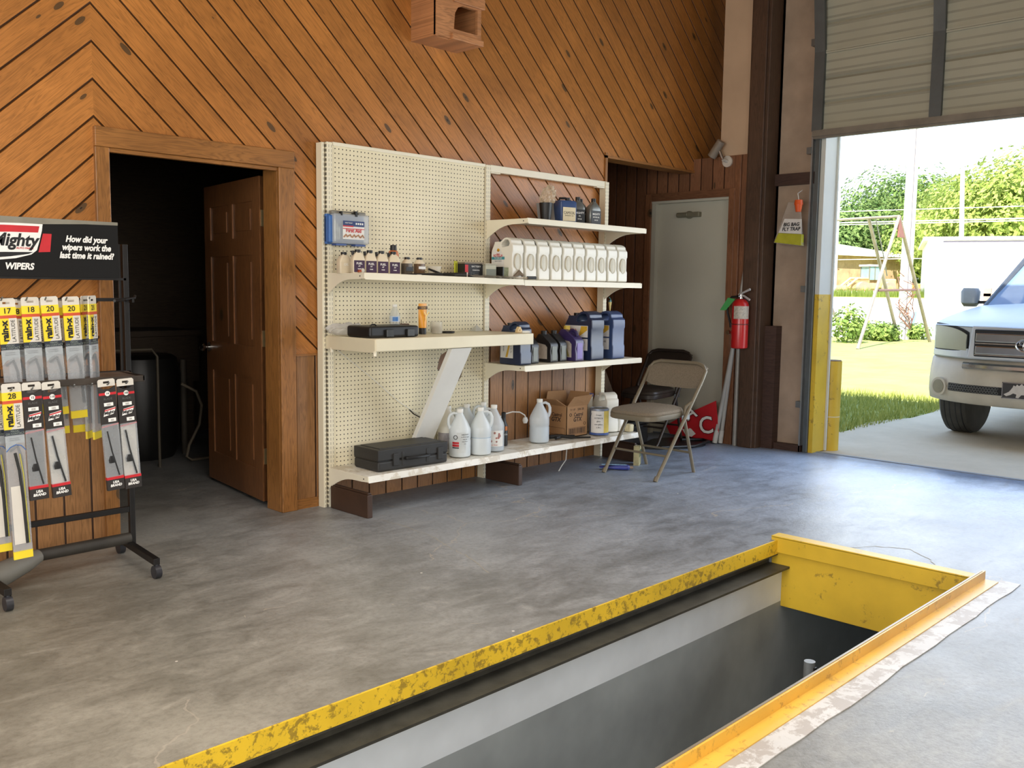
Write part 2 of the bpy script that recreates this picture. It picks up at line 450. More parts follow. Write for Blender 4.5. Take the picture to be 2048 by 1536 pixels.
# partition with the white door (plane x = 3.69)
XP = 3.69
b = MB(); b.box(XP, XP + .1, .474, 1.2, 0, 2.335); b.box(XP + .001, XP + .1, YW + .122, 1.2, 2.335, 2.5); b.box(XP, XP + .1, -.45, -.288, 0, 2.335); b.box(XP, XP + .1, -.288, .474, 2.01, 2.335)
struct(b.build('wall_partition', m_party))
b = MB(); b.box(XP - .018, XP, -.345, -.288, 0, 2.075); b.box(XP - .018, XP, .474, .535, 0, 2.075)
b.box(XP - .022, XP, -.395, -.345, 0, 2.33)
struct(b.build('trim_5', wood_boards('dark_casing', 'none_z', (128, 86, 58), .4), bevel=.003))
b = MB(); b.box(XP - .018, XP, -.288, .474, 2.01, 2.075); struct(b.build('trim_6', wood_boards('dark_casing_x', 'none_y', (112, 76, 52), .4)))
b = MB(); b.box(XP, XP + .03, -.455, -.187, 2.335, 4.3)
e = []
struct(b.build('wall_upper', M((196, 168, 138), .7, 0, .1, 3, name='bare_board_sheet')))
# brown corner column
b = MB(); b.box(3.655, 3.83, -.622, -.452, 0, 4.3); b.box(3.63, 3.665, -.60, -.475, 0, 4.3)
struct(b.build('trim_7', m_col, bevel=.004))
# outer wall around the roll up door
XR = 3.83
m_ply = M((168, 146, 124), .75, 0, .22, 4, bump=.2, name='stained_plywood')
m_dkw = wood_boards('dark_girt', 'none_y', (74, 52, 42), .6)
b = MB(); b.box(XR, XR + .17, -1.0, -.60, 0, 4.3); b.box(4.12, 4.28, -.60, 1.3, 0, 4.3); b.box(XR, 4.28, -.64, -.60, 0, 4.3); b.box(XR, XR + .17, -4.7, -1.0, 3.75, 4.3); b.box(XR, XR + .17, -9, -4.7, 0, 4.3)
struct(b.build('wall_right', m_ply))
b = MB(); b.box(XR - .03, XR, -.95, -.62, 2.08, 2.17); b.box(XR - .06, XR, -.95, -.62, 0, .05); b.box(XR - .09, XR, -.72, -.622, 0, .98)
struct(b.build('trim_8', m_dkw))
b = MB()
m_jw = M((214, 214, 204), .5, 0, .06, 3, name='white_jamb_paint')
b.box(XR - .03, XR + .175, -1.035, -1.0, 1.235, 3.75, 0); b.box(XR - .03, XR + .175, -1.035, -1.0, 0, 1.235, 1); b.box(XR + .165, XR + .185, -1.05, -1.0, 0, 3.75, 0)
struct(b.build('trim_9', [m_jw, m_yelc]))
b = MB(); b.box(3.865, 3.9, -4.7, -1.03, -.13, .004); struct(b.build('trim_10', M((150, 156, 160), .6, name='sill_concrete')))

# wooden inner door, swung into the dark room
dr = bpy.data.objects.new('door_2', None); COL.objects.link(dr); dr.location = (-.198, .285, 0); dr.rotation_euler = (0, 0, math.radians(82)); struct(dr)
DW, DH, T = .86, 1.85, .038
b = MB()
cols = [(.1, .40), (.46, .76)]; rows = [(.2, .72), (.9, 1.42), (1.52, 1.72)]
b.box(0, DW, .008, T - .008, 0.02, DH)
xs = [0, .1, .40, .46, .76, DW]; zs = [.02, .2, .72, .9, 1.42, 1.52, 1.72, DH]
for i in range(5):
    for j in range(7):
        if i in (1, 3) and j in (1, 3, 5): continue
        b.box(xs[i], xs[i + 1], 0, T, zs[j], zs[j + 1])
for x0, x1 in cols:
    for z0, z1 in rows: b.box(x0 + .04, x1 - .04, .002, T - .002, z0 + .04, z1 - .04)
b.build('panel', m_doorw, dr)
b2 = MB()
for y0, y1 in ((-.06, 0), (T, T + .06)):
    s_ = -1 if y0 < 0 else 1; yy = 0 if s_ < 0 else T
    b2.cyl((.80, yy, .86), (.80, yy + s_ * .008, .86), .03, n=20); b2.cyl((.80, yy, .86), (.80, yy + s_ * .04, .86), .01)
    b2.loft([[(.80 + r * math.cos(a * PI / 8), yy + s_ * d, .86 + r * math.sin(a * PI / 8)) for a in range(16)] for d, r in ((.032, .012), (.04, .024), (.052, .027), (.062, .02), (.066, .006))])
b2.build('knob', m_chrome, dr, smooth=True)
for z in (.28, .95, 1.62):
    b = MB(); b.cyl((-.012, .0, z - .045), (-.012, .0, z + .045), .007); b.box(-.012, .001, -.002, .03, z - .045, z + .045)
    b.build('hinge', M((196, 176, 130), .3, .8, name='brass'), dr)

# white steel door in the alcove
dw = bpy.data.objects.new('door_3', None); COL.objects.link(dw); dw.location = (XP + .05, .093, 0); struct(dw)
m_wd = M((186, 183, 166), .5, 0, .05, 2, name='grey_white_door_paint')
b = MB(); b.box(XP + .045, XP + .085, -.288, .474, .01, 2.0); b.build('panel', m_wd, dw, world=True)
b = MB(); b.box(XP - .005, XP + .044, .43, .472, 0, 1.989); b.box(XP - .005, XP + .044, -.286, -.278, 0, 1.989); b.box(XP - .005, XP + .05, -.288, .474, 1.99, 2.01); b.build('frame', m_wd, dw, world=True)
b = MB(); b.box(XP + .0, XP + .045, -.0, .225, 1.865, 1.905); b.cyl((XP + .01, .11, 1.885), (XP + .045, .11, 1.885), .032); b.box(XP - .012, XP + .045, .11, .22, 1.872, 1.898)
b.build('door_closer', M((128, 124, 104), .5, .3, name='closer_grey'), dw, world=True, bevel=.006)

# sectional roll up door, raised
gd = bpy.data.objects.new('door_1', None); COL.objects.link(gd); gd.location = (3.74, -2.8, 2.42); struct(gd)
m_gp = M((172, 170, 150), .5, 0, .08, 2.5, name='ribbed_door_skin')
m_gs = M((98, 104, 104), .45, .5, .15, 6, name='galvanised_stile')
def door_x(z):
    return 3.735 - (0 if z < 3.25 else (z - 3.25) ** 2 * .55)
z = 2.455
for sct in range(3):
    h = .575 if sct < 2 else .33
    prof = []; N = 36
    for i in range(N + 1):
        zz = z + h * i / N; f = (i / N * 9) % 1.0
        rib = .0 if i in (0, N) else (.006 if f > .82 else 0.0) + (.011 if abs(i / N - .36) < .014 or abs(i / N - .68) < .014 else 0)
        prof.append((door_x(zz) + rib, zz))
    b = MB()
    for i in range(N):
        (xa, za), (xb, zb) = prof[i], prof[i + 1]
        b.quad((xa, -4.6, za), (xa, -.975, za), (xb, -.975, zb), (xb, -4.6, zb), mi=1 if abs(i / N - .36) < .02 or abs(i / N - .68) < .02 or (i % 4 == 3) else 0)
    b.box(door_x(z) - .012, door_x(z) + .0, -4.6, -.99, z, z + .012)
    b.box(door_x(z + h) - .012, door_x(z + h), -4.6, -.99, z + h - .014, z + h - .002)
    b.build('section', [m_gp, M((154, 152, 134), .6, 0, .1, 3, name='rib_shade_paint')], gd, world=True, recalc=False)  # second skin colour paints the shade into the rib grooves
    for y in (-1.0, -1.86, -2.72, -3.58, -4.5):
        b = MB(); w = .04; xx, xt = door_x(z), door_x(z + h)
        b.hexa([(xx - .03, y - w, z), (xx, y - w, z), (xx, y + w, z), (xx - .03, y + w, z), (xt - .03, y - w, z + h), (xt, y - w, z + h), (xt, y + w, z + h), (xt - .03, y + w, z + h)])
        b.build('stile', m_gs, gd, world=True)
    z += h
b = MB(); b.box(3.70, 3.775, -4.62, -.97, 2.415, 2.46); b.box(3.715, 3.75, -4.62, -.97, 2.40, 2.415)
b.build('bottom_rail', M((132, 124, 110), .6, .2, .2, 8, name='dirty_bottom_rail'), gd, world=True)
tr = thing('door_track', 'grey galvanised steel track beside the yellow and white door jamb', 'track', (3.79, -.95, 0))
b = MB(); b.box(3.775, 3.80, -1.0, -.965, 0, 3.9); b.build('track_channel', m_gs, tr, world=True, bevel=.003)
b = MB(); b.box(3.77, 3.83, -.945, -.932, 0, 4.0); b.box(3.815, 3.83, -.965, -.93, 0, 4.0); b.build('angle_iron', M((150, 152, 150), .35, .6, name='bright_galvanised'), tr, world=True)
for z in (.35, 1.25, 2.3, 3.1):
    b = MB(); b.box(3.76, 3.83, -.935, -.9, z, z + .05); b.build('bracket', m_steel, tr, world=True)

# ------------------------------------------------------------------ inspection pit
b = MB()
b.box(-5, PX, PY0 - .006, PY0 + .002, -.068, .003)
struct(b.build('trim_11', m_yel))
b = MB()   # dark channel rail under the lip
m_rail = M((66, 64, 56), .5, .1, .35, 12, bump=.2, name='oily_steel_channel')
b.box(-5, PX, PY0 + .045, PY0 + .055, -.145, -.066); b.box(-5, PX, PY0 - .004, PY0 + .055, -.076, -.066); b.box(-5, PX - .004, PY0 - .072, PY0 + .055, -.132, -.122); b.box(-5, PX - .004, PY0 - .02, PY0 + .0, -.145, -.132)
struct(b.build('trim_12', m_rail))
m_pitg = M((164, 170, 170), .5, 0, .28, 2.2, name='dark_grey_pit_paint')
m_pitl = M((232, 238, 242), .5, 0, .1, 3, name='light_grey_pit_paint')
b = MB()
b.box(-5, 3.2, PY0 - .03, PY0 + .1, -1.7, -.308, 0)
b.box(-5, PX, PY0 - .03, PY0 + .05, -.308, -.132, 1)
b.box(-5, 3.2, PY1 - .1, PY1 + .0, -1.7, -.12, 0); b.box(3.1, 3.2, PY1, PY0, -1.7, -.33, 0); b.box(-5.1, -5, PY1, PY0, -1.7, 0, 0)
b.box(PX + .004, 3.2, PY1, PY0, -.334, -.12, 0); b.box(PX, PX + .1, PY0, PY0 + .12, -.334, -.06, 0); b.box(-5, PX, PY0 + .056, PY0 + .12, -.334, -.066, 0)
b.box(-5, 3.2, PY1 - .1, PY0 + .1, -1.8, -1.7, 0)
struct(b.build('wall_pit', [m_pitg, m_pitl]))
b = MB(); b.box(PX - .004, PX + .05, PY1, PY0 + .03, -.335, -.062); b.box(PX - .016, PX + .05, PY1, PY0 + .03, -.062, .02); b.box(PX - .016, PX + .06, PY1, PY0 + .03, .012, .022)
struct(b.build('trim_13', m_yelc, bevel=.003))
b = MB(); b.box(-5, PX + .05, PY1 - .006, PY1 + .006, -.06, .046, 0); b.box(-5, PX + .05, PY1 - .06, PY1 - .006, -.01, .008, 0)
b.box(-5, PX + .03, PY1 + .001, PY1 + .009, .0, .048, 1)
struct(b.build('trim_14', [m_yelo, M((150, 138, 120), .4, .4, name='worn_edge_steel')]))
b = MB(); pts = []
for i in range(46):
    x = -5 + (PX + .10 + 5) * i / 45; pts.append((x, PY1 - .135 + R0.uniform(-.008, .008)))
b.prism([(-5, PY1 - .055), (PX + .10, PY1 - .055)] + [(x, y) for x, y in reversed(pts)], 'z', .0005, .004)
struct(b.build('trim_15', m_whit_chip))
pp = thing('pit_post', 'short grey pipe post with a slot standing inside the pit', 'post', (.37, -2.75, -1.699))
b = MB(); b.cyl((0, 0, 0), (0, 0, 1.5), .022, n=20); b.cyl((0, 0, 1.18), (0, 0, 1.41), .028, n=20); b.build('pipe', M((136, 140, 140), .4, .4, name='pit_post_grey'), pp, smooth=True)
b = MB(); b.box(-.006, .012, -.026, -.01, 1.42, 1.48); b.xf(Matrix.Rotation(math.radians(-8), 4, 'Z')); b.build('slot', m_black, pp)

def crack(n, pts, w=.004):
    b = MB(); P_ = []
    for i in range(len(pts) - 1):
        for k in range(8): f = k / 8; P_.append((pts[i][0] + (pts[i + 1][0] - pts[i][0]) * f + R0.uniform(-.006, .006), pts[i][1] + (pts[i + 1][1] - pts[i][1]) * f + R0.uniform(-.006, .006)))
    L_ = [(x - w / 2 * R0.uniform(.4, 1.2), y, .0009) for x, y in P_]; R_ = [(x + w / 2 * R0.uniform(.4, 1.2), y, .0009) for x, y in P_]
    m = len(P_); b._add(L_ + R_, [(i, m + i, m + i + 1, i + 1) for i in range(m - 1)])
    struct(b.build('trim_%d' % n, M((176, 168, 150), .8, name='crack_filler'), recalc=False))
crack(16, [(.04, -.43), (.045, -.62), (.018, -.909), (-.06, -1.12), (-.083, -1.239), (-.205, -1.547)])
crack(17, [(1.31, -2.40), (1.50, -2.52), (1.58, -2.66), (1.46, -2.80), (1.30, -2.91)], .008)
# ------------------------------------------------------------------ high wooden bracket box
wb = thing('wooden_wall_box', 'raw pine open box with an arched cutout mounted high on wall', 'box', (.85, YW, 2.70))
b = MB()
arch = [(.14, .09)] + [(.145 + .0, .16)] + [(.16 + .1 * (1 - math.cos(a * PI / 12)) * .9, .17 + .11 * math.sin(a * PI / 12)) for a in range(0, 7)] + [(.30, .27), (.30, .05)]
b.prism([(-.19, -.0), (-.19, .9), (-.165, .9), (-.165, 0)], 'y', -.22, 0)
b.build('side_panel', m_box, wb)
b = MB()
outer = [(-.19, .005), (-.06, .0), (-.06, .04), (.17, .04), (.17, .2), (.19, .21), (.19, .28), (-.06, .28), (-.06, .9), (-.19, .9)]
hole = [(-.10 + .03, .06), (.14, .06), (.14, .2), (.03, .2), (-.03, .195), (-.058, .165), (-.072, .12)]
hole = [(-.052, .062), (.14, .062), (.14, .205), (.02, .205), (-.02, .19), (-.042, .155)]
b.prism([(-.19, .005), (.17, .005), (.17, .27), (-.06, .29), (-.06, .9), (-.19, .9)], 'y', -.225, -.205, [hole])
b.build('front_panel', m_box, wb)
b = MB(); b.box(-.06, .19, -.24, -.2, .215, .275); b.build('front_slat', m_box, wb, bevel=.003)
b = MB(); b.box(-.07, .18, -.24, -.2, .0, .035); b.build('front_slat', m_box, wb, bevel=.003)
b = MB(); b.box(.155, .175, -.2, 0, .0, .9); b.build('side_panel', m_box, wb)
b = MB(); b.box(-.165, .155, -.2, 0, .0, .015); b.build('shelf_board', m_box, wb)
b = MB(); b.box(-.165, .155, -.2, 0, .32, .335); b.build('shelf_board', m_box, wb)

# ================================================================== GONDOLA SHELVING
BW = 1.2192
go = thing('gondola_shelving', 'two-bay cream steel gondola with pegboard back against the wood wall', 'shelving', (BW, 0, 0))
m_slot = slot_mat()
m_peg = peg_mat(.058, 2.018 - .0254 * 80)
m_pegside = M((70, 50, 34), .7, name='torn_hardboard')
for x, nm in ((0, 'end'), (BW, 'mid'), (2 * BW, 'end')):
    b = MB(); b.box(x + .006, x + .046, -.006, .05, 0, 2.035)
    if x == 0: b.box(-.022, -.004, .0, .05, 0, 2.03); b.box(-.004, .006, .02, .05, 0, 2.03)
    b.build('upright', m_slot, go, world=True)
b = MB()
hole = [(.825, .745), (.84, .80), (.855, .83), (.90, .85), (.93, .875), (.985, .88), (1.01, .84), (1.0, .80), (1.03, .76), (1.045, .72), (1.03, .68), (1.0, .655), (.965, .645), (.94, .665), (.92, .70), (.88, .705), (.85, .72)]
b.prism([(.052, .19), (1.219, .19), (1.219, 2.03), (.052, 2.03)], 'y', .004, .01, [hole])
b.build('pegboard', m_peg, go, world=True)
b = MB(); hh = [(x + (.01 if i % 2 else -.004), z - .012 + .006 * (i % 3)) for i, (x, z) in enumerate(hole)]
b.prism([(hole[i][0], hole[i][1]) for i in (0, 15, 16)] + [(.90, .725)], 'y', .012, .016)
b.prism([(.94, .66), (.965, .645), (1.0, .655), (1.03, .68), (1.045, .72), (1.03, .76), (1.0, .77), (.975, .72)], 'y', .014, .018)
b.build('torn_flap', M((120, 96, 66), .8, name='bare_hardboard'), go, world=True)
b = MB(); b.box(.052, 1.225, -.002, .04, 2.02, 2.04); b.box(BW + .05, 2 * BW + .03, .0, .04, 1.995, 2.04)
b.box(BW + .05, BW + .14, -.004, .03, 1.986, 1.995); b.box(2 * BW - .09, 2 * BW + .0, -.004, .03, 2.008 - .02, 2.0)
b.build('top_rail', m_cream, go, world=True, bevel=.003)
def shelf(x0, x1, zt, d, zr=None, br=(True, True), nm='shelf', m=None):
    zr = zt if zr is None else zr; m = m or m_cream
    b = MB()
    t = .03
    b.hexa([(x0, -d, zt - t), (x1, -d, zr - t), (x1, 0, zr - t * .4), (x0, 0, zt - t * .4), (x0, -d, zt - .002), (x1, -d, zr - .002), (x1, 0, zr), (x0, 0, zt)])
    b.hexa([(x0, -d - .012, zt - t - .006), (x1, -d - .012, zr - t - .006), (x1, -d, zr - t - .002), (x0, -d, zt - t - .002), (x0, -d - .004, zt + .001), (x1, -d - .004, zr + .001), (x1, -d + .006, zr + .001), (x0, -d + .006, zt + .001)])
    o = b.build(nm, m, go, world=True, bevel=.002)
    for k, (x, z) in enumerate(((x0, zt), (x1, zr))):
        if not br[k]: continue
        pts = [(-.0, z - .002), (-d - .008, z - .002), (-d - .008, z - .03), (-d + .05, z - .034)]
        for i in range(9):
            a = i / 8; pts.append((-d + .08 + (d - .09) * (a ** .8), z - .034 - .085 * (1 - math.cos(a * PI / 2)) ** 1.1))
        pts += [(0, z - .135)]
        bb = MB(); xx = x - .004 if k == 0 else x; bb.prism(pts, 'x', xx, xx + .005)
        bb.cyl((xx - .001, -d + .03, z - .017), (xx + .006, -d + .03, z - .017), .004, n=10, mi=1)
        q = bb.build('bracket', [m_cream, m_black], o); q.location = (0, 0, 0)
        for v in q.data.vertices: v.co -= Vector(go.location)
    return o
shelf(BW + .02, 2 * BW + .02, 1.685, .362)
shelf(.012, BW + .02, 1.322, .335, 1.306)
shelf(BW + .022, 2 * BW + .02, 1.303, .335, 1.299)
shelf(BW + .02, 2 * BW + .02, .765, .352)
m_wornw = chip_yellow('worn_shelf_white', (234, 230, 218), (196, 184, 162), .45, 9)
shelf(.012, BW + .018, .228, .362, .226, m=m_wornw)
shelf(BW + .022, 2 * BW + .02, .226, .355, .222, m=m_wornw)
b = MB(); b.box(.0, 1.215, -.452, .0, .908, .976); b.box(-.004, .004, -.45, 0, .90, .972)
o = b.build('deep_shelf', M((222, 212, 182), .4, 0, .08, 3, name='deep_shelf_cream'), go, world=True, bevel=.004)
for yy in (-.44, -.05):
    b = MB(); b.cyl((.003, yy, .885), (.003, yy, .91), .009); b.build('shelf_bolt', m_cream, go, world=True)
b = MB()
b.hexa([(.545, -.055, .235), (.70, -.055, .235), (.70, -.02, .235), (.545, -.02, .235), (.55, -.44, .905), (.705, -.44, .905), (.705, -.405, .905), (.55, -.405, .905)])
b.build('brace_board', m_white, go, world=True, bevel=.002)
m_brn = M((66, 46, 34), .45, 0, .2, 8, name='brown_kick_steel')
for x in (.0, BW, 2 * BW):
    b = MB(); b.box(x + .002, x + .036, -.375 if x == 0 else -.335, -.03, .0, .128); b.box(x + .008, x + .030, (-.37 if x == 0 else -.33), -.03, .128, .138)
    b.build('base_foot', m_brn, go, world=True, bevel=.004)
b = MB(); b.tube([(.07, -.0, .895), (.30, .0, .73), (.52, -.001, .56), (.74, -.001, .43)], .0018, 5); b.build('wire_brace', m_white, go, world=True)

# ------------------------------------------------------------------ jug, bottle and box makers
m_milk = M((226, 232, 232), .3, 0, .04, 6, .5, .78, name='milky_translucent_plastic')
m_milk2 = M((232, 238, 240), .3, 0, .04, 6, .5, .55, name='clear_translucent_plastic')
m_liq = M((176, 200, 220), .2, 0, .05, 4, .5, .75, name='pale_blue_liquid')
m_opq = M((232, 228, 214), .4, 0, .04, 6, name='white_opaque_plastic')
m_label = M((226, 224, 218), .6, 0, .05, 30, name='paper_label')
def gallon(label, x, y, z, rz, body=m_milk, level=.06, lab=None, capm=None, s=1.0, liq=m_liq):
    t = thing('gallon_jug', label, 'jug', (x, y, z), rz)
    R = .0665 * s
    b = MB(); b.lathe([(R * .82, 0), (R * .97, .006), (R, .02), (R, .10), (R * .965, .108), (R, .118), (R, .160), (R * .95, .176), (R * .72, .208), (R * .46, .24), (R * .29, .262), (.0165, .272), (.0165, .276)], n=28)
    b.build('body', body, t, smooth=True)
    if level:
        b = MB(); b.lathe([(R * .8, .003), (R * .955, .01), (R * .972, .022), (R * .972, level), (R * .5, level + .0005)], n=28); b.build('liquid', liq, t, smooth=True)
    b = MB(); b.tube([(.018, 0, .262), (.040, 0, .266), (.060, 0, .256), (.070, 0, .232), (.070, 0, .20), (.060, 0, .172)], [.008, .009, .009, .0095, .010, .010], 10)
    b.build('handle', body, t, smooth=True)
    b = MB(); b.lathe([(.0195, .268), (.02, .27), (.02, .288), (.018, .291)], n=24); b.build('cap', capm or m_white, t, smooth=True)
    if lab:
        a0, a1, z0, z1, m = lab[:5]
        b = MB(); N = 12; vs = []
        for i in range(N + 1):
            a = a0 + (a1 - a0) * i / N
            vs += [((R + .0012) * math.cos(a), (R + .0012) * math.sin(a), z0), ((R + .0012) * math.cos(a), (R + .0012) * math.sin(a), z1)]
        b._add(vs, [(2 * i, 2 * i + 2, 2 * i + 3, 2 * i + 1) for i in range(N)]); b.build('label_sticker', m, t, smooth=True, recalc=False)
    return t
def ptext(t, body, size, m, loc, rz_face, **kw):
    """text on a thing, normal pointing at angle rz_face (local)"""
    o = text(body, size, m, t, loc, 'f', **kw); o.rotation_euler = (0, 0, rz_face + PI / 2); return o

# facing angle toward the room (down-left): -PI*3/4
FA = -PI * .72
def lab_on(t, R, strs, z0, dz, size, m, ang, bold=0, **kw):
    for i, sx_ in enumerate(strs):
        ptext(t, sx_, size, m, ((R + .003) * math.cos(ang), (R + .003) * math.sin(ang), z0 - i * dz), ang, bold=bold, **kw)
ZB = .2285
t = gallon('milky gallon jug of cleaner with black and red label, front of bottom shelf cluster', .802, -.235, ZB, 2.6, level=.05, lab=(-2.9 - 2.6 + .3, -1.75 - 2.6, .03, .155, M((214, 218, 216), .5, alpha=.8, name='clear_label')))
la = -PI * .86 - 2.6
b = MB(); b.tube([(.0685 * math.cos(la) + .012 * math.cos(a) * -math.sin(la), .0685 * math.sin(la) + .012 * math.cos(a) * math.cos(la), .125 + .012 * math.sin(a)) for a in [k * PI / 8 for k in range(16)]], .0018, 6, closed=True); b.build('round_emblem', m_inkk, t)
b = MB(); R = .068
for z0, z1, mm in ((.085, .097, 0), (.068, .082, 0), (.058, .064, 1)):
    vs = []
    for i in range(7):
        a = la - .32 + .64 * i / 6; vs += [(R * math.cos(a), R * math.sin(a), z0), (R * math.cos(a), R * math.sin(a), z1)]
    b._add(vs, [(2 * i, 2 * i + 2, 2 * i + 3, 2 * i + 1) for i in range(6)], mm)
b.build('colour_band', [m_inkr, m_inkk], t, recalc=False)
lab_on(t, .0672, ['DIRECTIONS', 'use full strength', 'wipe dry', 'keep closed', 'rinse'], .142, .014, .008, m_inkk, la + .85)
gallon('milky gallon jug without a label, middle of the bottom shelf cluster', .950, -.262, ZB, -.75, level=.11)
t = gallon('gallon jug with floral paper label and blue liquid, right of the jug cluster', 1.102, -.225, ZB, 2.2, body=m_milk2, level=.052, lab=(-3.2 - 2.2, -1.35 - 2.2, .035, .135, m_label), liq=M((120, 150, 178), .2, alpha=.85, name='blue_liquid'))
m_flor = M((176, 120, 110), .6, 0, .6, 60, name='floral_print')
b = MB()
for k in range(12):
    a = -PI * .74 - 2.2 + R0.uniform(-.6, .6); zz = R0.uniform(.06, .125); r_ = .068; w = R0.uniform(.006, .012)
    c = Vector((r_ * math.cos(a), r_ * math.sin(a), zz)); tv = Vector((-math.sin(a), math.cos(a), 0))
    b._add([c + tv * w * math.cos(q) + Vector((0, 0, w * math.sin(q))) for q in [i * PI / 4 for i in range(8)]], [tuple(range(8))])
b.build('flower_print', m_flor, t, recalc=False)
lab_on(t, .0665, ['Pure Water'], .045, .01, .010, m_inkr, -PI * .74 - 2.2)
gallon('white opaque gallon jug with a grey label, leftmost behind the cluster', .842, -.082, ZB, 2.6, body=m_opq, level=0, lab=(-3.4 - 2.6, -1.4 - 2.6, .03, .13, M((158, 152, 152), .6, 0, .2, 60, name='grey_label')))
gallon('clear gallon jug half hidden behind the two front jugs, left one', 1.0, -.082, ZB, 2.6, level=.08)
gallon('clear gallon jug half hidden behind the floral label jug', 1.15, -.078, ZB, 2.8, level=.06)
gallon('lone gallon jug half full of blue liquid left of the carton', 1.56, -.195, ZB, -.65, body=m_milk2, level=.105)
# dark tall bottle behind
t = thing('spray_bottle', 'dark narrow bottle with orange band beside the floral label jug', 'bottle', (1.285, -.13, ZB))
b = MB(); b.secs([(0, .05, .05), (.01, .054, .054), (.13, .054, .054), (.16, .03, .03), (.185, .026, .026)], 20, 2.4); b.build('body', m_black, t, smooth=True)
b = MB(); b.lathe([(.0278, .10), (.0278, .128)], n=20); b.build('orange_band', M((196, 110, 40), .5), t, smooth=True)
b = MB(); b.lathe([(.015, .185), (.015, .215), (.008, .22)], n=16); b.build('cap', m_black, t, smooth=True)
ptext(t, 'MOTOR', .014, m_inkw, (-.020, -.022, .075), FA)
t = thing('white_cable', 'thin white cable looping behind the jugs on bottom shelf', 'cable', (1.4, -.05, ZB))
b = MB(); b.tube([(-.10, .0, .16), (-.04, -.01, .192), (.04, -.01, .20), (.12, -.0, .19), (.17, .0, .165), (.18, .0, .14)], .0045, 8); b.build('cord', m_white, t, smooth=True)
b = MB(); b.secs([(.11, .03, .02), (.13, .045, .03), (.15, .03, .02)], 12, 2.5, c=(.175, .0)); b.build('plug', m_white, t, smooth=True)
t = thing('hanging_cable', 'white cable end drooping under the bottom shelf to floor', 'cable', (1.86, -.10, 0))
b = MB(); b.tube([(.02, -.02, .21), (.05, -.02, .17), (.06, -.03, .12), (.03, -.05, .06), (-.05, -.08, .03), (-.10, -.10, .006)], .004, 8); b.build('cord', m_white, t, smooth=True)

# carton
t = thing('oil_carton', 'brown open cardboard oil carton with four raised flaps', 'carton', (1.945, -.10, ZB))
m_card = M((168, 128, 88), .8, 0, .08, 8, name='cardboard'); m_cardd = M((120, 88, 60), .8, name='cardboard_inside')
w, d, h = .112, .10, .215
b = MB(); b.box(-w, w, -d, d, 0, .004)
for a in ((-w, -w + .004, -d, d), (w - .004, w, -d, d), (-w, w, -d, -d + .004), (-w, w, d - .004, d)): b.box(a[0], a[1], a[2], a[3], 0, h)
b.build('box_body', m_card, t)
def flap(pts):
    b = MB(); v = [Vector(p) for p in pts]; n = (v[1] - v[0]).cross(v[2] - v[0]).normalized() * .003
    b.hexa([*v, *[p + n for p in v]]); b.build('flap', m_card, t)
flap([(-w, -d, h), (w, -d, h), (w + .01, -d - .035, h + .075), (-w + .02, -d - .045, h + .07)])
flap([(-w, d, h), (w, d, h), (w - .01, d + .0, h + .085), (-w + .02, d + .0, h + .09)])
flap([(-w, -d, h), (-w, d, h), (-w - .075, d - .01, h + .045), (-w - .075, -d + .03, h + .05)])
flap([(w, -d, h), (w, d, h), (w + .03, d - .01, h + .08), (w + .03, -d + .01, h + .085)])
mi = M((58, 42, 34), .7, name='carton_print')
text('Castrol', .036, mi, t, (.012, -d - .001, .152), bold=.0006, sx=.9); text('GTX', .042, mi, t, (.0, -d - .001, .118), bold=.001, shear=.2)
text('5W-30', .024, mi, t, (.035, -d - .001, .188)); text('12-1 QT', .016, mi, t, (-.05, -d - .001, .19))
text('Castrol', .034, mi, t, (-w - .001, -.01, .152), 'l', bold=.0006, sx=.9); text('GTX', .042, mi, t, (-w - .001, .0, .118), 'l', bold=.001, shear=.2)
b = MB(); b.tube([(-.072 + .01 * math.cos(a), -d - .0008, .155 + .01 * math.sin(a)) for a in [k * PI / 6 for k in range(12)]], .002, 4, closed=True)
for i in range(24):
    b.box(-.085 + i * .0072, -.085 + i * .0072 + R0.choice((.002, .004)), -d - .001, -d, .02, .058)
b.tube([(-.09, -d - .0005, .016), (.09, -d - .0005, .016), (.09, -d - .0005, .062), (-.09, -d - .0005, .062)], .0012, 4, closed=True)
b.tube([(-w - .0005, .08, .016), (-w - .0005, -.08, .016), (-w - .0005, -.08, .062), (-w - .0005, .08, .062)], .0012, 4, closed=True)
b.tube([(.08 + .011 * math.cos(a), -d - .0008, .085 + .011 * math.sin(a)) for a in [k * PI / 6 for k in range(12)]], .0015, 4, closed=True)
b.build('printed_marks', mi, t)
# dark tool strip by the carton
t = thing('tool_strap', 'black pry tool lying at the edge of the bottom shelf by carton', 'tool', (1.80, -.27, ZB))
b = MB(); b.tube([(-.12, .09, .02), (-.04, .05, .022), (.0, .0, .012), (.14, -.055, .008)], [.016, .014, .008, .006], 8); b.tube([(-.10, .05, .014), (-.02, .06, .016), (.06, .02, .012)], .012, 8)
b.build('tool_body', m_black, t, smooth=True)

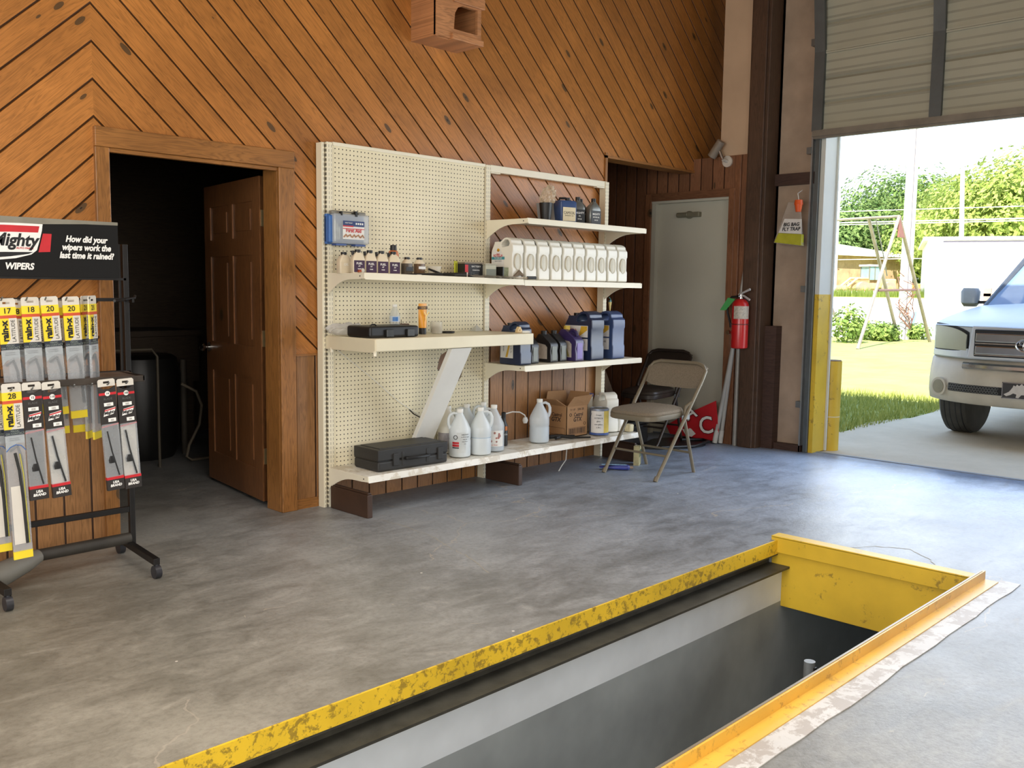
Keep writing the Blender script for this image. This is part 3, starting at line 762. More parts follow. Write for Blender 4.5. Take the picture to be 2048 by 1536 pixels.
# paint can
t = thing('paint_can', 'gallon paint can with white and yellow label on bottom shelf', 'can', (2.145, -.235, ZB))
b = MB(); b.lathe([(.066, 0), (.069, .003), (.069, .012), (.067, .014), (.067, .172), (.069, .174), (.069, .184), (.063, .186), (.062, .180)], n=36); b.build('can_body', M((150, 158, 172), .35, .5, name='tin'), t, smooth=True)
def wrap(t, R, a0, a1, z0, z1, m, name='label_sticker', N=14):
    b = MB(); vs = []
    for i in range(N + 1):
        a = a0 + (a1 - a0) * i / N
        vs += [(R * math.cos(a), R * math.sin(a), z0), (R * math.cos(a), R * math.sin(a), z1)]
    b._add(vs, [(2 * i, 2 * i + 2, 2 * i + 3, 2 * i + 1) for i in range(N)]); return b.build(name, m, t, smooth=True, recalc=False)
wrap(t, .0678, -PI - .3, -PI * .62, .016, .17, m_label); wrap(t, .0678, -PI * .62, -.4, .016, .17, M((226, 200, 92), .5, 0, .12, 20, name='yellow_label'))
wrap(t, .0695, 0, 2 * PI, .0, .014, M((70, 96, 160), .4, name='blue_rim'), 'blue_rim', 30)
lab_on(t, .0672, ['Cream', 'INTERIOR', 'gloss', 'one gallon', '3.78 L'], .142, .022, .014, m_inkk, -PI * .80)
b = MB(); b.lathe([(.058, .181), (.058, .184), (.05, .182)], n=30); b.build('lid', m_steel, t, smooth=True)
b = MB(); b.tube([(.069 * math.cos(a), .069 * math.sin(a) , .15 + .0 - .07 * max(0, math.sin(a + 0.2)) ) for a in [-.2 + k * PI / 10 for k in range(11)]], .0015, 5); b.build('bail_handle', m_steel, t)

# upright prism jugs (oil jugs)
def jug_profile(D, H):
    # (y, z); front -y
    h = D / 2
    o = [(-h + .006, 0), (h - .006, 0), (h, .006), (h, H * .62), (h - .004, H * .70), (h * .72, H * .86), (h * .70, H * .9), (h * .30, H * .905), (h * .25, H * .88), (h * .05, H * .93), (-h * .18, H * .985), (-h * .40, H), (-h * .62, H * .975), (-h * .80, H * .93), (-h * .84, H * .86), (-h + .002, H * .82), (-h, H * .76), (-h, H * .66), (-h + .006, H * .62), (-h + .006, H * .30), (-h, H * .26), (-h, .006)]
    hole = [(-h * .68, H * .86), (-h * .60, H * .80), (-h * .04, H * .765), (h * .12, H * .80), (h * .02, H * .875), (-h * .26, H * .945), (-h * .54, H * .94)]
    return o, hole
def oil_jug(label, x, y, z, rz, W, D, H, m, capm, name='oil_jug', cat='jug', group=None, recess=None, capr=.02):
    t = thing(name, label, cat, (x, y, z), rz, group)
    o, hl = jug_profile(D, H)
    b = MB(); b.prism(o, 'x', -W / 2, W / 2, [hl]); b.build('body', m, t, bevel=W * .07, smooth=True, seg=3)
    b = MB(); b.cyl((0, D * .25, H * .88), (0, D * .25, H * .955), capr, n=18); b.build('cap', capm, t, smooth=True)
    if recess:
        b = MB(); b.loft([[(W * .27 * math.cos(a) * k, -D / 2 - .0005 + q, H * .42 + H * .19 * math.sin(a) * (1 + .35 * (k - 1))) for a in [i * PI / 10 for i in range(20)]] for k, q in ((1.25, .004), (1.15, -.003), (1.0, -.0035), (.8, -.0005))])
        b.build('grip_recess', recess, t, smooth=True)
    return t
ordn = ['first', 'second', 'third', 'fourth', 'fifth', 'sixth', 'seventh', 'eighth', 'ninth', 'tenth']
ZS2 = 1.304
m_grip = M((198, 190, 168), .4, 0, .04, name='grip_shade_plastic')  # shade of the grip recess painted in as a darker tone
j0 = oil_jug('labelled white gallon oil jug, leftmost of the row of ten white jugs', 1.215, -.215, ZS2, 0, .098, .19, .262, m_opq, m_black, group='white oil jugs on the upper shelf', recess=m_grip)
for i, x in enumerate((1.335, 1.458, 1.578, 1.696, 1.812, 1.932, 2.045, 2.165, 2.28)):
    dup(j0, (x, -.215, ZS2), '%s white gallon oil jug from the left in the row of ten' % ordn[i + 1] if i < 8 else 'rightmost white gallon oil jug in the row of ten', group='white oil jugs on the upper shelf')
WX = -.0505
b = MB(); b.prism([(-.025, .055), (.088, .055), (.088, .17), (.06, .195), (.02, .195), (-.015, .15)], 'x', WX, WX - .0004); b.build('label_sticker', m_label, j0)
b = MB(); b.prism([(-.025, .125), (.088, .125), (.088, .142), (-.025, .142)], 'x', WX - .0006, WX - .001); b.build('teal_band', M((54, 140, 150), .5), j0)
text('Shell', .014, m_inkr, j0, (WX - .0012, .032, .160), 'l'); text('ROTELLA', .021, m_inkr, j0, (WX - .0012, .032, .149), 'l', bold=.0006, sx=.9)
text('T4 15W-40', .014, m_inkw, j0, (WX - .0014, .032, .1335), 'l'); text('HEAVY DUTY', .010, m_inkk, j0, (WX - .0012, .03, .115), 'l')
b = MB()
def shell_mark(b, cy, cz, r, x):
    pts = []
    for k in range(15):
        a = PI * (1.12 - 1.24 * k / 14); rr = r * (1 + .05 * (k % 2)); pts.append((cy - rr * math.cos(a), cz + rr * math.sin(a)))
    pts += [(cy + r * .35, cz - r * .75), (cy - r * .35, cz - r * .75)]
    b.prism(pts[::-1], 'x', x, x - .0005)
shell_mark(b, .03, .182, .012, WX - .0006); b.build('shell_emblem', M((230, 170, 40), .4), j0)

# items on the top shelf (z 1.686)
ZT = 1.6865
t = thing('black_cup', 'black tapered cup with a crumpled clear plastic bag in it', 'cup', (1.60, -.185, ZT))
b = MB(); b.lathe([(.032, 0), (.044, .125), (.041, .125), (.03, .004)], n=28); b.build('cup_body', m_black, t, smooth=True)
m_bag = clearplastic('crumpled_clear_bag', (214, 196, 164), .42, .2)
b = MB(); bmesh.ops.create_icosphere(b.bm, subdivisions=4, radius=1)
for v in b.bm.verts:
    p = v.co.copy(); n_ = .18 * math.sin(p.x * 7 + p.z * 5) * math.cos(p.y * 9) + .08 * math.sin(p.z * 17 + p.y * 13)
    v.co = Vector((p.x * .052, p.y * .045, p.z * .068)) * (1 + n_) + Vector((.022 + p.z * .02, 0, .17))
b.build('plastic_bag', m_bag, t, smooth=True)
t = thing('grey_folder', 'thin grey card leaning between black cup and blue container', 'card', (1.70, -.12, ZT))
b = MB(); b.hexa([(-.10, .0, 0), (.03, -.06, 0), (.032, -.058, 0), (-.098, .002, 0), (-.09, .03, .13), (.04, -.03, .14), (.042, -.028, .14), (-.088, .032, .13)]); b.build('card_sheet', M((150, 146, 140), .6), t)
t = thing('blue_oil_container', 'blue oil container with cream label and black handle on top shelf', 'container', (1.775, -.20, ZT), -.22)
b = MB(); b.secs([(0, .13, .09), (.005, .135, .095), (.14, .135, .095), (.15, .12, .08)], 28, 8); b.build('body', M((62, 84, 128), .35, 0, .15, 8, name='blue_plastic'), t, smooth=True)
b = MB(); b.tube([(-.05, 0, .148), (-.045, 0, .165), (.0, 0, .168), (.03, 0, .158), (.05, 0, .145)], .008, 8); b.cyl((.02, 0, .15), (.02, 0, .172), .016); b.build('handle', m_black, t, smooth=True)
b = MB(); b.box(-.052, .052, -.0495, -.048, .015, .105); b.build('label_sticker', M((222, 208, 172), .6, name='cream_label'), t)
text('CAMSOIL', .026, m_inkk, t, (0, -.050, .068), sx=.85); text('SYNTHETIC OIL', .010, m_inkk, t, (0, -.050, .05))
def quart(label, x, y, z, rz, bodym, labm, txt, H=.185, W=.095, D=.058, capm=m_black, name='oil_bottle', tcol=m_inkw, tx=.018):
    t = thing(name, label, 'bottle', (x, y, z), rz)
    b = MB(); b.secs([(0, W * .92, D * .9), (.006, W, D), (H * .60, W, D), (H * .70, W * .86, D * .9), (H * .80, .05, .042), (H * .86, .030, .030), (H * .90, .028, .028)], 28, 5)
    b.build('body', bodym, t, smooth=True, ang=50)
    b = MB(); b.lathe([(.0165, H * .875), (.0165, H), (.013, H + .001)], n=20); b.build('cap', capm, t, smooth=True)
    b = MB(); b.box(-W * .42, W * .42, -D / 2 - .0008, -D / 2 + .0002, H * .06, H * .55); b.build('label_sticker', labm, t)
    for i, s_ in enumerate(txt): text(s_, tx if i == 0 else tx * .6, tcol, t, (0, -D / 2 - .0014, H * .42 - i * H * .11), bold=.0003)
    return t
m_silv = M((128, 130, 126), .3, .5, .15, 10, name='silver_grey_plastic')
m_lk = M((28, 28, 28), .5, name='black_label')
quart('silver quart oil bottle beside the blue container on the top shelf', 1.905, -.20, ZT, -.35, m_silv, m_lk, ['MIGHTY', 'OIL', '5W-20'])
quart('silver quart oil bottle at right end of the top shelf', 2.055, -.215, ZT, -.15, m_silv, m_lk, ['MIGHTY', 'MOTOR OIL', '5W-30'], W=.105)
quart('silver quart bottle hidden behind the rightmost top shelf bottle', 2.02, -.125, ZT, -.3, m_silv, m_lk, ['MIGHTY', 'OIL'])

# upper left shelf items (z ~1.32)
ZL = 1.319
m_purp = M((64, 42, 70), .5, 0, .2, 20, name='purple_label')
m_pw = M((222, 208, 180), .4, 0, .04, name='cream_bottle_plastic')
for i, (x, y) in enumerate(((.045, -.235), (.125, -.235), (.205, -.235), (.288, -.235))):
    t = quart(['leftmost cream additive bottle with purple label under the first aid case', 'second cream additive bottle with purple label from the left', 'third cream additive bottle with purple label from the left', 'fourth cream additive bottle with purple label beside the orange bottle'][i], x, y, ZL - x * .012, -.25, m_pw, m_purp, ['FUEL', 'AT', 'treat'], H=.128, W=.072, D=.05, name='additive_bottle', tx=.016)
    b = MB(); b.cyl((-.026, 0, .10), (-.030, 0, .122), .008, n=10); b.build('side_spout', m_black, t, smooth=True)
quart('cream bottle standing behind the leftmost purple label bottle', .03, -.13, ZL, -.1, m_pw, m_pw, ['OIL'], H=.115, W=.07, D=.05, name='additive_bottle')
t = thing('orange_bottle', 'tall orange and black additive bottle with black cap', 'bottle', (.345, -.165, ZL - .004))
b = MB(); b.lathe([(.028, 0), (.031, .004), (.031, .092), (.031, .095)], n=26); b.build('lower_body', M((70, 50, 40), .35, 0, .3, 40, name='dark_label_print'), t, smooth=True)
b = MB(); b.lathe([(.031, .093), (.031, .115), (.026, .135), (.019, .14)], n=26); b.build('upper_body', M((206, 120, 70), .3, name='orange_plastic'), t, smooth=True)
b = MB(); b.lathe([(.019, .138), (.018, .168), (.016, .17)], n=20); b.build('cap', m_black, t, smooth=True)
ptext(t, 'BLUE', .014, m_inkw, (-.020, -.0245, .07), FA); ptext(t, 'BOOST', .009, m_inkw, (-.020, -.0245, .055), FA)
for i, (x, y, c) in enumerate(((.415, -.20, 'amber'), (.495, -.215, 'brown'))):
    t = thing('additive_bottle', ['small clear bottle with black cap right of the orange bottle', 'small clear bottle of brown fluid with white label'][i], 'bottle', (x, y, ZL - .008))
    b = MB(); b.secs([(0, .058, .044), (.005, .062, .048), (.068, .062, .048), (.072, .064, .05)], 24, 4); b.build('body', M((110, 82, 56) if i else (96, 86, 76), .2, 0, .2, 12, alpha=.8, name='amber_fluid%d' % i), t, smooth=True)
    b = MB(); b.secs([(.072, .062, .048), (.084, .05, .042), (.096, .028, .028)], 24, 3); b.build('shoulder', m_pw, t, smooth=True)
    b = MB(); b.lathe([(.0155, .095), (.0155, .108)], n=16); b.build('cap', m_black, t, smooth=True)
    b = MB(); b.box(-.026, .026, -.0262, -.025, .03 + i * .012, .052 + i * .005); b.build('label_sticker', m_label if i else m_lk, t)
t = thing('marker_tools', 'black screwdriver handle lying in front of the small bottles', 'tool', (.60, -.29, ZL - .008))
b = MB(); b.tube([(-.24, .03, .008), (-.1, .0, .010), (.0, -.0, .012)], [.006, .010, .012], 8); b.build('handle', m_black, t, smooth=True)
b = MB(); b.tube([(-.05, .06, .045), (.02, .02, .015), (.10, .0, .012)], [.006, .007, .006], 8); b.build('shaft', m_blackm, t, smooth=True)
b = MB(); b.secs([(.001, .03, .014), (.01, .03, .014)], 10, 4, c=(-.17, .0)); b.build('white_clip', m_white, t)
t = thing('plastic_cup', 'clear ribbed plastic cup near the middle of upper shelf', 'cup', (.62, -.20, ZL - .008))
b = MB(); b.lathe([(.03, 0), (.035, .02), (.042, .055), (.045, .062), (.043, .062), (.033, .02), (.028, .003)], n=20); b.build('cup_body', clearplastic('ribbed_clear', (236, 230, 214), .45), t, smooth=True)
t = thing('flashlight', 'black flashlight lying on the upper shelf with pale round lens', 'flashlight', (.74, -.24, ZL - .012))
b = MB(); b.cyl((-.05, .04, .016), (.04, -.02, .018), .014, .015); b.cyl((.04, -.02, .018), (.066, -.037, .018), .016, .019); b.build('barrel', m_black, t, smooth=True)
b = MB(); b.cyl((.0655, -.0368, .018), (.0675, -.038, .018), .0165, n=20); b.build('lens', m_white, t)
t = thing('marker_pen', 'bright yellow green marker standing behind the black boxed kit', 'marker', (.845, -.14, ZL - .012))
b = MB(); b.box(-.012, .012, -.004, .004, 0, .10); b.box(-.017, .017, -.004, .004, .10, .104); b.build('marker_body', M((206, 210, 60), .4), t, bevel=.002)
b = MB(); b.box(-.002, .002, -.005, .0, .03, .09); b.build('slit', m_inkk, t)
t = thing('orange_tin', 'small orange and white tin in front of the yellow marker', 'tin', (.835, -.235, ZL - .012))
b = MB(); b.cyl((0, 0, 0), (0, 0, .036), .0175, n=18); b.build('tin_body', M((214, 96, 50), .4), t, smooth=True)
wrap(t, .0178, -PI * .7, -PI * .4, .004, .034, m_white)
t = thing('battery_kit_box', 'black and red printed box lying under a grey sleeve', 'box', (.935, -.17, ZL - .012), -.12)
b = MB(); b.box(-.075, .065, -.05, .05, .004, .088); b.build('box_body', m_lk, t, bevel=.002)
b = MB(); b.box(-.077, .07, -.052, .052, .088, .098); b.build('grey_sleeve', M((132, 122, 104), .6), t, bevel=.002)
b = MB(); b.box(-.073, -.05, -.0512, -.050, .03, .082); b.build('red_panel', m_inkr, t)
text('BATTERY', .014, m_inkw, t, (.01, -.0515, .072), sx=1.2); text('DURACELL', .011, m_inkw, t, (.01, -.0515, .05)); text('12 V', .018, m_steel, t, (-.02, -.0515, .028))
t = thing('clear_box', 'frosted clear plastic box standing on the upper shelf', 'box', (1.035, -.225, ZL - .013), -.12)
b = MB(); b.box(-.045, .04, -.035, .035, .004, .088); b.build('box_shell', clearplastic('frosted_box', (206, 204, 178), .62, .3), t, bevel=.004)
b = MB(); b.box(-.038, .034, -.0365, -.0352, .012, .06); b.build('inner_label', M((120, 124, 110), .6), t)
b = MB(); b.box(-.05, .045, -.04, .04, .086, .094); b.build('lid', clearplastic('frosted_lid', (190, 182, 160), .8, .3), t, bevel=.002)
t = thing('plastic_bag', 'flattened clear plastic bag hanging over the shelf lip', 'bag', (.98, -.29, ZL - .01))
b = MB(); rings = []
for i in range(9):
    rings.append([(-.14 + .30 * i / 8, .03 * math.sin(i * 1.3) - .03 - .006 * i, .003 + .010 * abs(math.sin(i * 2.1))), (-.14 + .30 * i / 8, -.025 - .004 * i, .004), (-.14 + .30 * i / 8, .05, .012 + .012 * abs(math.cos(i * 1.7)))])
b.loft(rings); b.build('bag_film', clearplastic('bag_film', (170, 164, 148), .6, .25), t, smooth=True)
t = thing('black_tray', 'black tray with a small green printed box, by the middle upright', 'tray', (1.145, -.255, ZS2 + .003))
b = MB(); b.box(-.03, .03, -.03, .03, 0, .012); b.box(-.045, -.035, -.035, .04, 0, .075); b.build('tray_body', m_black, t, bevel=.002)
b = MB(); b.box(-.026, .03, -.02, .02, .035, .072); b.box(-.02, .025, -.018, .018, .012, .035); b.build('small_box', M((150, 158, 130), .6, 0, .3, 60), t)
t = thing('putty_knife', 'putty knife with black handle lying in front of the white jugs', 'tool', (1.255, -.335, ZS2 + .003))
b = MB(); b.tube([(.02, .0, .011), (.09, -.004, .011)], [.009, .010], 10); b.build('handle', m_black, t, smooth=True)
b = MB(); b.hexa([(-.08, .0, .006), (.02, -.006, .008), (.02, .006, .008), (-.08, .03, .006), (-.08, .0, .010), (.02, -.006, .012), (.02, .006, .012), (-.08, .03, .010)]); b.build('blade', M((176, 150, 112), .5), t)
t = thing('work_gloves', 'crumpled grey leather gloves beside the labelled white jug', 'gloves', (1.20, -.327, ZS2 + .003))
b = MB()
for k in range(4): b.tube([(-.05 + .01 * k, -.0 + .004 * k, .008 + .004 * k), (-.01 + .008 * k, .006, .026 + .008 * k), (.02 + .006 * k, -.004, .034 - .004 * k), (.035, .0, .02)], [.007, .010, .009, .006], 8)
b.build('glove_leather', M((120, 104, 84), .8, 0, .3, 30), t, smooth=True)
t = thing('small_bulb', 'tiny clear bulb lying at left end of the upper shelf', 'bulb', (.0 + .03, -.30, ZL + .003))
b = MB(); b.secs([(.0, .01, .01), (.006, .022, .018), (.016, .022, .018), (.024, .01, .01)], 14, 2); b.build('glass', clearplastic('bulb_glass', (230, 226, 210), .6), t, smooth=True)
b = MB(); b.cyl((-.03, 0, .008), (-.012, 0, .01), .007); b.build('bulb_base', M((180, 90, 60), .4, .4), t)

# first aid case on the pegboard
t = thing('first_aid_case', 'clear and blue first aid case hung on the pegboard', 'case', (.115, -.006, 1.565))
b = MB(); b.box(-.128, -.096, -.05, -.002, -.078, .072); b.box(-.128, .13, -.022, -.0, -.085, .08); b.build('blue_back', M((58, 108, 176), .35, name='blue_plastic_case'), t, bevel=.006)
b = MB(); b.box(-.108, .135, -.066, -.022, -.082, .084); b.build('clear_lid', clearplastic('lid_clear', (206, 212, 216), .5), t, bevel=.012)
b = MB(); b.box(-.05, .095, -.068, -.0665, -.056, .045); b.build('insert_card', m_label, t)
b = MB(); b.box(-.05, .095, -.0695, -.0685, .015, .045); b.build('blue_header', M((34, 54, 104), .5), t)
b = MB(); b.box(-.05, .02, -.0699, -.0696, .012, .019); b.box(-.05, .095, -.0694, -.0686, .0, .004); b.build('red_strip', m_inkr, t)
text('First Aid', .030, m_inkr, t, (.022, -.070, -.008), bold=.0008); text('HELP SHOP', .010, m_inkw, t, (-.012, -.0702, .033))
b = MB()
for k in range(4): b.box(.035 + k * .014, .044 + k * .014, -.0702, -.0697, .026, .036)
b.build('icon_square', m_inkw, t)
b = MB()
for k in range(5): b.tube([(-.045 + .028 * k, -.0695, -.045 + .006 * (k % 2)), (-.03 + .028 * k, -.0695, -.03), (-.02 + .028 * k, -.0695, -.044)], .004, 6)
b.build('pictured_contents', M((176, 130, 96), .6), t)
b = MB(); b.box(-.11, -.06, -.05, -.02, .08, .098); b.box(-.11, .11, -.05, -.04, .09, .098); b.box(.07, .12, -.05, -.02, .08, .098); b.build('handle', M((132, 128, 116), .4), t, bevel=.004)
b = MB(); b.box(.035, .048, -.07, -.03, .07, .1); b.box(-.06, -.052, -.07, -.03, .072, .094); b.build('latch', m_black, t)
b = MB()
for k in range(3): b.box(-.098 + k * .014, -.09 + k * .014, -.058, -.03, -.06, .05 - k * .02)
b.build('packed_contents', M((186, 192, 180), .5, 0, .3, 40), t)
b = MB(); b.box(-.09, -.02, -.06, -.02, -.092, -.082); b.box(.04, .11, -.06, -.02, -.092, -.082); b.build('hinge_strip', M((60, 84, 140), .4), t)

# deep shelf items (z .976)
ZD = .9775
t = thing('drill_case', 'flat black plastic tool case lying on the deep shelf', 'case', (.155, -.285, ZD))
b = MB(); b.box(-.15, .19, -.11, .10, 0, .062); b.build('case_shell', m_black, t, bevel=.014, seg=3)
for x in (-.02, .125):
    b = MB(); b.box(x - .026, x + .026, -.118, -.108, .004, .044); b.cyl((x - .024, -.12, .004), (x - .024, -.12, .042), .004, n=8); b.build('latch', M((40, 40, 38), .25, .2), t, bevel=.002)
b = MB(); b.tube([(-.11, -.06, .062), (-.10, -.06, .07), (-.08, -.06, .07), (-.07, -.06, .062)], .004, 6); b.build('carry_loop', m_black, t)
t = thing('crumpled_bag', 'crumpled clear plastic bag behind the left end of black case', 'bag', (.045, -.13, ZD))
b = MB(); bmesh.ops.create_icosphere(b.bm, subdivisions=4, radius=1)
for v in b.bm.verts:
    p = v.co.copy(); n_ = .25 * math.sin(p.x * 9 + p.y * 5) * math.cos(p.y * 11 + p.z * 6)
    v.co = Vector((p.x * .12, p.y * .05, max(-.9, p.z) * .034 + .034)) * (1 + n_ * .6)
    v.co.z = max(.001, v.co.z)
b.build('bag_film', clearplastic('bag_film2', (208, 204, 196), .5, .25), t, smooth=True)
t = thing('water_bottle', 'clear ribbed water bottle with blue label on the deep shelf', 'bottle', (.395, -.115, ZD))
b = MB(); b.lathe([(.026, 0), (.029, .005), (.027, .02), (.0295, .03), (.0275, .042), (.0295, .054), (.0295, .105), (.028, .118), (.016, .148), (.0125, .155), (.0125, .162)], n=24); b.build('body', clearplastic('bottle_clear', (214, 218, 214), .38, .1), t, smooth=True)
wrap(t, .0302, 0, 2 * PI, .072, .105, M((206, 216, 226), .5, name='bottle_wrap'), 'label_wrap', 24); wrap(t, .0306, -PI * .85, -PI * .5, .076, .1, M((70, 130, 200), .4), 'blue_logo')
b = MB(); b.lathe([(.0145, .158), (.0145, .172)], n=18); b.build('cap', m_white, t, smooth=True)
t = thing('brown_block', 'small brown wooden block with a nail in top', 'block', (.475, -.075, ZD))
b = MB(); b.box(-.045, .045, -.02, .02, 0, .058); b.build('block_body', M((96, 62, 44), .6, 0, .15), t, bevel=.002)
b = MB(); b.cyl((0, 0, .055), (0, 0, .082), .0018, n=6); b.build('nail', m_blackm, t)
t = thing('orange_tube', 'orange squeeze tube standing on its black cap', 'tube', (.545, -.185, ZD))
b = MB(); b.lathe([(.022, 0), (.022, .034), (.021, .036)], n=24); b.build('cap', m_black, t, smooth=True)
b = MB(); b.secs([(.036, .046, .046), (.08, .052, .042), (.13, .06, .022), (.155, .062, .006), (.178, .062, .005)], 24, 2); b.build('tube_body', M((232, 158, 44), .35, 0, .05, 8, name='orange_tube_plastic'), t, smooth=True)
b = MB(); b.hexa([(-.031, -.0095, .144), (.031, -.0095, .144), (.031, .0095, .144), (-.031, .0095, .144), (-.032, -.006, .162), (.032, -.006, .162), (.032, .006, .162), (-.032, .006, .162)]); b.build('dark_band', M((76, 52, 30), .5), t)
text('GOJO', .016, M((220, 170, 80), .5), t, (0, -.0098, .153), sx=.9); text('Y', .075, M((246, 206, 110), .4), t, (.004, -.0225, .10), shear=.2)
t = thing('glass_jar', 'small clear glass jar with brown contents on the deep shelf', 'jar', (.665, -.17, ZD))
b = MB(); b.lathe([(.036, 0), (.038, .004), (.038, .068), (.035, .07), (.035, .006), (.033, .004)], n=28); b.build('jar_glass', clearplastic('jar_glass', (226, 222, 206), .35, .06), t, smooth=True)
b = MB(); b.lathe([(.030, .006), (.031, .026), (.022, .04), (.008, .046)], n=14); b.build('contents', M((110, 88, 60), .7, 0, .4, 60), t, smooth=True)
t = thing('black_disc', 'flat black round cover lying beside the glass jar', 'lid', (.765, -.16, ZD))
b = MB(); b.lathe([(.040, 0), (.044, .004), (.044, .008), (.04, .011), (.02, .012)], n=30); b.build('disc', m_black, t, smooth=True)
t = thing('clear_scrap', 'small peaked scrap of clear plastic on the deep shelf', 'scrap', (1.10, -.06, ZD))
b = MB(); b._add([(-.03, -.02, 0), (.04, -.02, 0), (.03, .03, 0), (-.03, .03, 0), (.0, 0, .04)], [(0, 1, 4), (1, 2, 4), (2, 3, 4), (3, 0, 4)]); b.build('film', clearplastic('film3', (206, 206, 200), .6, .3), t)
t = thing('tape_core', 'cream tape core with white tool at the end of the deep shelf', 'tape', (1.165, -.37, ZD))
b = MB(); b.prism([(-.02, 0), (.02, 0), (.022, .012), (.008, .036), (-.004, .038), (-.018, .016)], 'y', -.012, .012, [[(-.006, .012), (.006, .012), (.003, .028)]]); b.build('core_ring', M((218, 190, 140), .5), t, bevel=.002)
b = MB(); b.tube([(.0, -.03, .006), (.03, -.045, .006), (.045, -.055, .006)], [.006, .007, .004], 8); b.build('white_tool', m_white, t, smooth=True)

# lower right shelf (z .766): navy jugs and dark bottles
Z3 = .7665
m_navy = M((34, 46, 74), .28, 0, .2, 6, .6, name='navy_plastic'); m_navl = M((84, 108, 158), .3, 0, .12, 4, .6, name='slate_blue_plastic')
m_swoosh = M((220, 176, 60), .4, name='yellow_print')
t = oil_jug('navy gallon oil jug at left end of the third shelf', 1.30, -.215, Z3, 0, .10, .19, .275, m_navy, m_black, name='navy_oil_jug')
b = MB(); b.prism([(-.028, .04), (.085, .04), (.085, .17), (-.028, .17)], 'x', -.0512, -.0516); b.build('label_sticker', m_label, t)
b = MB(); b.prism([(.02, .045), (.04, .045), (.0, .165), (-.01, .165)], 'x', -.0518, -.052); b.build('yellow_swoosh', m_swoosh, t)
text('T6 T5 T4', .014, m_inkk, t, (-.0522, -.012, .10), 'lv'); text('5W-40', .012, m_inkk, t, (-.0522, .055, .10), 'lv')
for i, (x, y, lb) in enumerate(((2.0, -.20, 'large navy jug with yellow swoosh label, left of the big pair'), (2.235, -.20, 'large navy jug with pale blue side at right end of third shelf'))):
    t = oil_jug(lb, x, y, Z3, 0, .135, .25, .335, m_navy if i == 0 else M((60, 78, 118), .3, 0, .2, 5, .6, name='slate_navy'), m_black, name='large_oil_jug', capr=.026)
    b = MB(); b.prism([(-.09, .155), (.115, .155), (.115, .235), (-.09, .235)], 'x', -.0688, -.0692); b.prism([(-.09, .065), (.115, .065), (.115, .145), (-.09, .145)], 'x', -.0688, -.0692); b.build('label_sticker', m_label, t)
    b = MB(); b.prism([(-.01, .158), (-.03, .232), (-.085, .232), (-.085, .205)], 'x', -.0694, -.0697); b.build('yellow_swoosh', m_swoosh, t)
    text('ROTELLA', .022, m_inkr, t, (-.0699, .055, .205), 'l'); text('15W-40', .02, m_inkk, t, (-.0699, -.03, .12), 'l'); text('HEAVY DUTY DIESEL', .012, m_inkk, t, (-.0699, .02, .09), 'l')
def flat_bottle(label, x, y, W, D, H, m, sidem, labm, capm=m_black, neck=.02, z=Z3, cat='bottle', name='motor_oil_bottle'):
    t = thing(name, label, cat, (x, y, z))
    h = D / 2
    o = [(-h, .004), (-h + .004, 0), (h - .004, 0), (h, .004), (h, H * .70), (h * .9, H * .78), (h * .62, H * .9), (h * .2, H * .9), (-h * .2, H * .80), (-h * .7, H * .68), (-h * .96, H * .58), (-h, H * .5), (-h * .93, H * .36), (-h, H * .2)]
    b = MB(); b.prism(o, 'x', -W / 2, W / 2); b.build('body', m, t, bevel=W * .12, smooth=True, seg=3)
    b = MB(); b.cyl((0, h * .40, H * .885), (0, h * .40, H), neck, n=18); b.build('cap', capm, t, smooth=True)
    b = MB(); b.prism([(-h * .55, H * .10), (h * .85, H * .10), (h * .85, H * .62), (-h * .3, H * .56), (-h * .55, H * .48)], 'x', -W / 2 - .0006, -W / 2 - .001); b.build('label_sticker', labm, t)
    b = MB(); b.hexa([(-W * .32, -h - .0015, H * .06), (W * .32, -h - .0015, H * .06), (W * .32, -h + .006, H * .06), (-W * .32, -h + .006, H * .06), (-W * .32, -h - .0015, H * .52), (W * .32, -h - .0015, H * .52), (W * .32, -h + .006, H * .52), (-W * .32, -h + .006, H * .52)])
    b.build('side_grip', sidem, t, bevel=.002)
    return t
m_gst = M((104, 108, 102), .35, .1, .2, 10, name='grey_side_plastic'); m_lgr = M((186, 176, 164), .6, 0, .15, 40, name='printed_grey_label')
m_dkb = M((34, 34, 36), .35, 0, .2, 10, name='charcoal_plastic')
flat_bottle('charcoal quart bottle next to the navy gallon jug', 1.435, -.20, .07, .13, .205, m_dkb, m_gst, m_lgr)
flat_bottle('charcoal quart bottle in the middle of the third shelf', 1.615, -.20, .075, .14, .205, m_dkb, m_gst, m_lgr)
flat_bottle('charcoal quart bottle touching the purple bottle', 1.725, -.19, .07, .13, .205, m_dkb, m_gst, m_lgr)
t = flat_bottle('purple oil bottle with yellow cap beside large navy jugs', 1.84, -.215, .085, .17, .235, M((62, 50, 96), .3, 0, .15, 8, .6, name='purple_plastic'), M((128, 112, 176), .4, name='lilac_side'), m_lgr, M((214, 184, 70), .4, name='yellow_cap'), .022)
b = MB(); b.prism([(-.03, .03), (.01, .03), (.05, .12), (.01, .12)], 'x', -.0436, -.044); b.build('label_swoosh', M((160, 150, 90), .5), t)
b = MB(); b.tube([(0, .0, .19), (0, -.02, .205), (0, -.045, .195), (0, -.06, .165)], .012, 8); b.build('handle', M((52, 40, 84), .35, name='dark_purple_plastic'), t, smooth=True)

